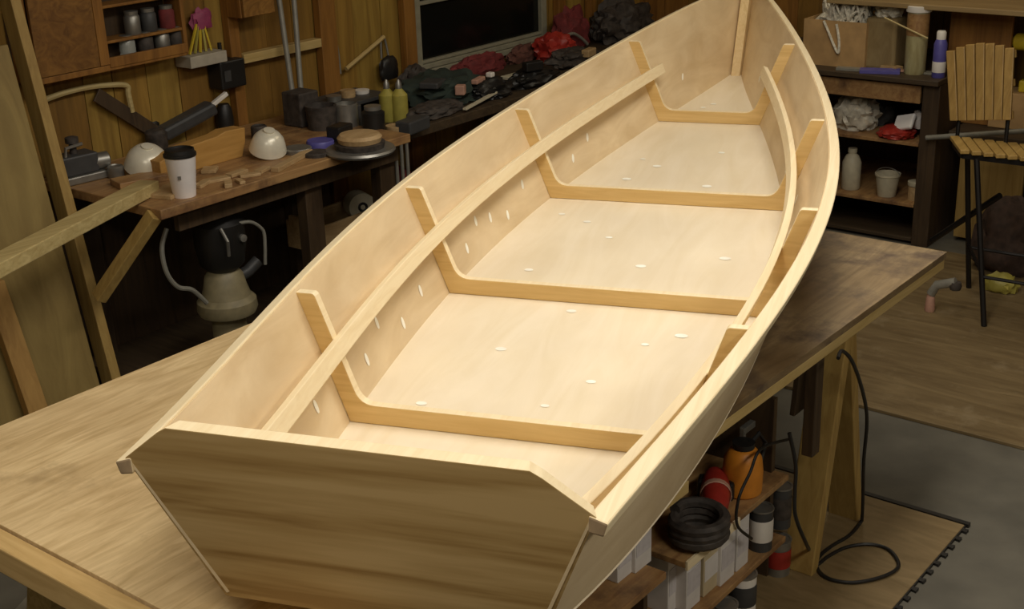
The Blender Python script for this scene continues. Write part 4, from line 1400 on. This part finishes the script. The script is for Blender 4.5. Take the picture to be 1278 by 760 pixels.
# seat plane with corners found from the front edge and back edge
sfl = on('z', hz, 1197, 189)
sbl = on('z', hz, 1184, 171)
lat = Vector((.05, -1, 0)).normalized()
dep = Vector((sbl.x - sfl.x, sbl.y - sfl.y, 0)).normalized()
SD = (sbl - sfl).length
org = Vector((sfl.x, sfl.y, hz))
ns = 9
for k in range(ns):
    c = org + lat * (.022 + k * .043)
    MB().beam(c + Z * 0, c + dep * SD, .034, .016).build('seat_slat', M_SLATX, chair, bevel=.003)
fr = MB()
a0 = org - Z * .019 + lat * .02 + dep * .02
fr.beam(a0, a0 + lat * .36, .018, .018)
fr.beam(a0 + dep * (SD - .04), a0 + lat * .36 + dep * (SD - .04), .018, .018)
fr.beam(a0, a0 + dep * (SD - .04), .018, .018)
fr.beam(a0 + lat * .36, a0 + lat * .36 + dep * (SD - .04), .018, .018)
fr.build('seat_frame', M_IRON, chair)
tops = [a0 + lat * .05 - Z * .005, a0 + lat * .05 + dep * (SD - .04) - Z * .005, a0 + lat * .34 - Z * .005, a0 + lat * .34 + dep * (SD - .04) - Z * .005]
feet = [foot_b, foot_a, foot_b + lat * .40, foot_a + lat * .40]
for a, c in zip(tops, feet):
    MB().tube([c, a], .011, 8).build('leg', M_IRON, chair, smooth=True)
for (i, j, w) in ((0, 1, .32), (0, 2, .3), (1, 3, .3)):
    MB().tube([feet[i].lerp(tops[i], w), feet[j].lerp(tops[j], w)], .007, 8).build('stretcher', M_IRON, chair, smooth=True)
# back: fan of slats
bk0 = org + dep * (SD - .02)
bl, br = on('x', bk0.x + .02, 1185, 151), on('x', bk0.x - .02, 1262, 150)
tl, tr_ = on('x', bk0.x + .09, 1180, 66), on('x', bk0.x + .05, 1266, 62)
nb_ = 7
for k in range(nb_):
    w0, w1 = (k + .02) / nb_, (k + .94) / nb_
    mid = .5 - abs((k + .5) / nb_ - .5)
    tz = .03 * math.sin(math.pi * (k + .5) / nb_)
    A, B_ = bl.lerp(br, w0), bl.lerp(br, w1)
    C_, D_ = tl.lerp(tr_, w1) + Z * tz, tl.lerp(tr_, w0) + Z * tz
    n = Vector((.014, 0, 0))
    MB().hexa([A, B_, B_ + n, A + n, D_, C_, C_ + n, D_ + n]).build('back_slat', M_SLAT, chair, bevel=.003)
nn = Vector((.022, 0, 0))
for w, h in ((.06, .03), (.52, .026), (.93, .028)):
    A, B_ = bl.lerp(tl, w), br.lerp(tr_, w)
    MB().beam(A + nn, B_ + nn, .012, h).build('back_rail', M_SLAT, chair, bevel=.002)
for A, B_ in ((bl.lerp(br, .1), tl.lerp(tr_, .1)), (bl.lerp(br, .9), tl.lerp(tr_, .9))):
    b2 = Vector((A.x + .035, A.y, hz - .02))
    MB().tube([b2, A + Vector((.036, 0, 0)), B_ + Vector((.036, 0, -.02))], .008, 8).build('back_upright', M_IRON, chair, smooth=True)

a, c = on('x', 2.02, 1156, 172), on('x', 2.02, 1300, 162)
single('grey_pipe', MB().tube([a, c], .011, 10), M_GALV, (a.x, a.y, a.z), 'long grey pipe lying level behind the slatted chair back, just above its seat', 'pipe', smooth=True)
# clutter around the chair feet
heap('black_bag', 1262, 345, .40, .0, .0, .0, M_DARKC, '', '', z=0) if False else None
P = on('x', 1.98, 1262, 330)
single('black_sack', MB().blob((1.94, P.y - .02, .012), .13, .16, .20, .2, 2, 4, 0, True, 21), plain('dark_brown_bag', (.06, .035, .025), .8, var=.4), (1.94, P.y - .02, .012), 'dark brown sack on the floor behind the chair legs', 'sack', smooth=True)
P = on('z', .012, 1247, 362)
single('yellow_rag', MB().blob((P.x, P.y, .0125), .05, .07, .045, .3, 3, 3, 0, True, 22), M_DYEL, (P.x, P.y, .0125), 'dull yellow rag on the floor between the chair legs', 'rag', smooth=True)
a, c = on('x', 1.55, 1248, 244), on('x', 1.72, 1163, 300)
single('black_rod', MB().tube([a, c], .012, 8), M_IRON, tuple(c), 'black rod sloping down from the chair legs towards the shelf unit', 'rod', smooth=True)
a, c = on('x', .9, 1185, 318), on('x', 1.28, 1230, 328)
P = on('z', .012, 1160, 388)
c = Vector((P.x, P.y, .0125))
t = thing('hand_tool', 'small grey tool with pale pink end on the floor beyond the table corner', 'tool', tuple(c))
zt3 = on('x', P.x, 1180, 345)
MB().lathe([(.018, 0), (.02, .01), (.016, .06), (.012, .075)], c, 14).build('pink_end', M_PINK, t, smooth=True)
MB().tube([c + Z * .07, c + Z * .11 + lat * .02, c + Z * .135 + lat * .09], .018, 10).build('body', M_GALV, t, smooth=True)
MB().lathe([(.02, -.015), (.024, 0), (.02, .015)], c + Z * .12 + lat * .09, 12).build('knob', M_DARKC, t, smooth=True)
for nm in ('a',):
    P = on('x', 2.04, 1255, 285)
    single('white_rag', MB().rbox((2.0, P.y, .18), .02, .06, .03, .3), M_CARTON, (2.0, P.y, .165), 'pale scrap on top of the dark brown sack', 'rag', bevel=.006)
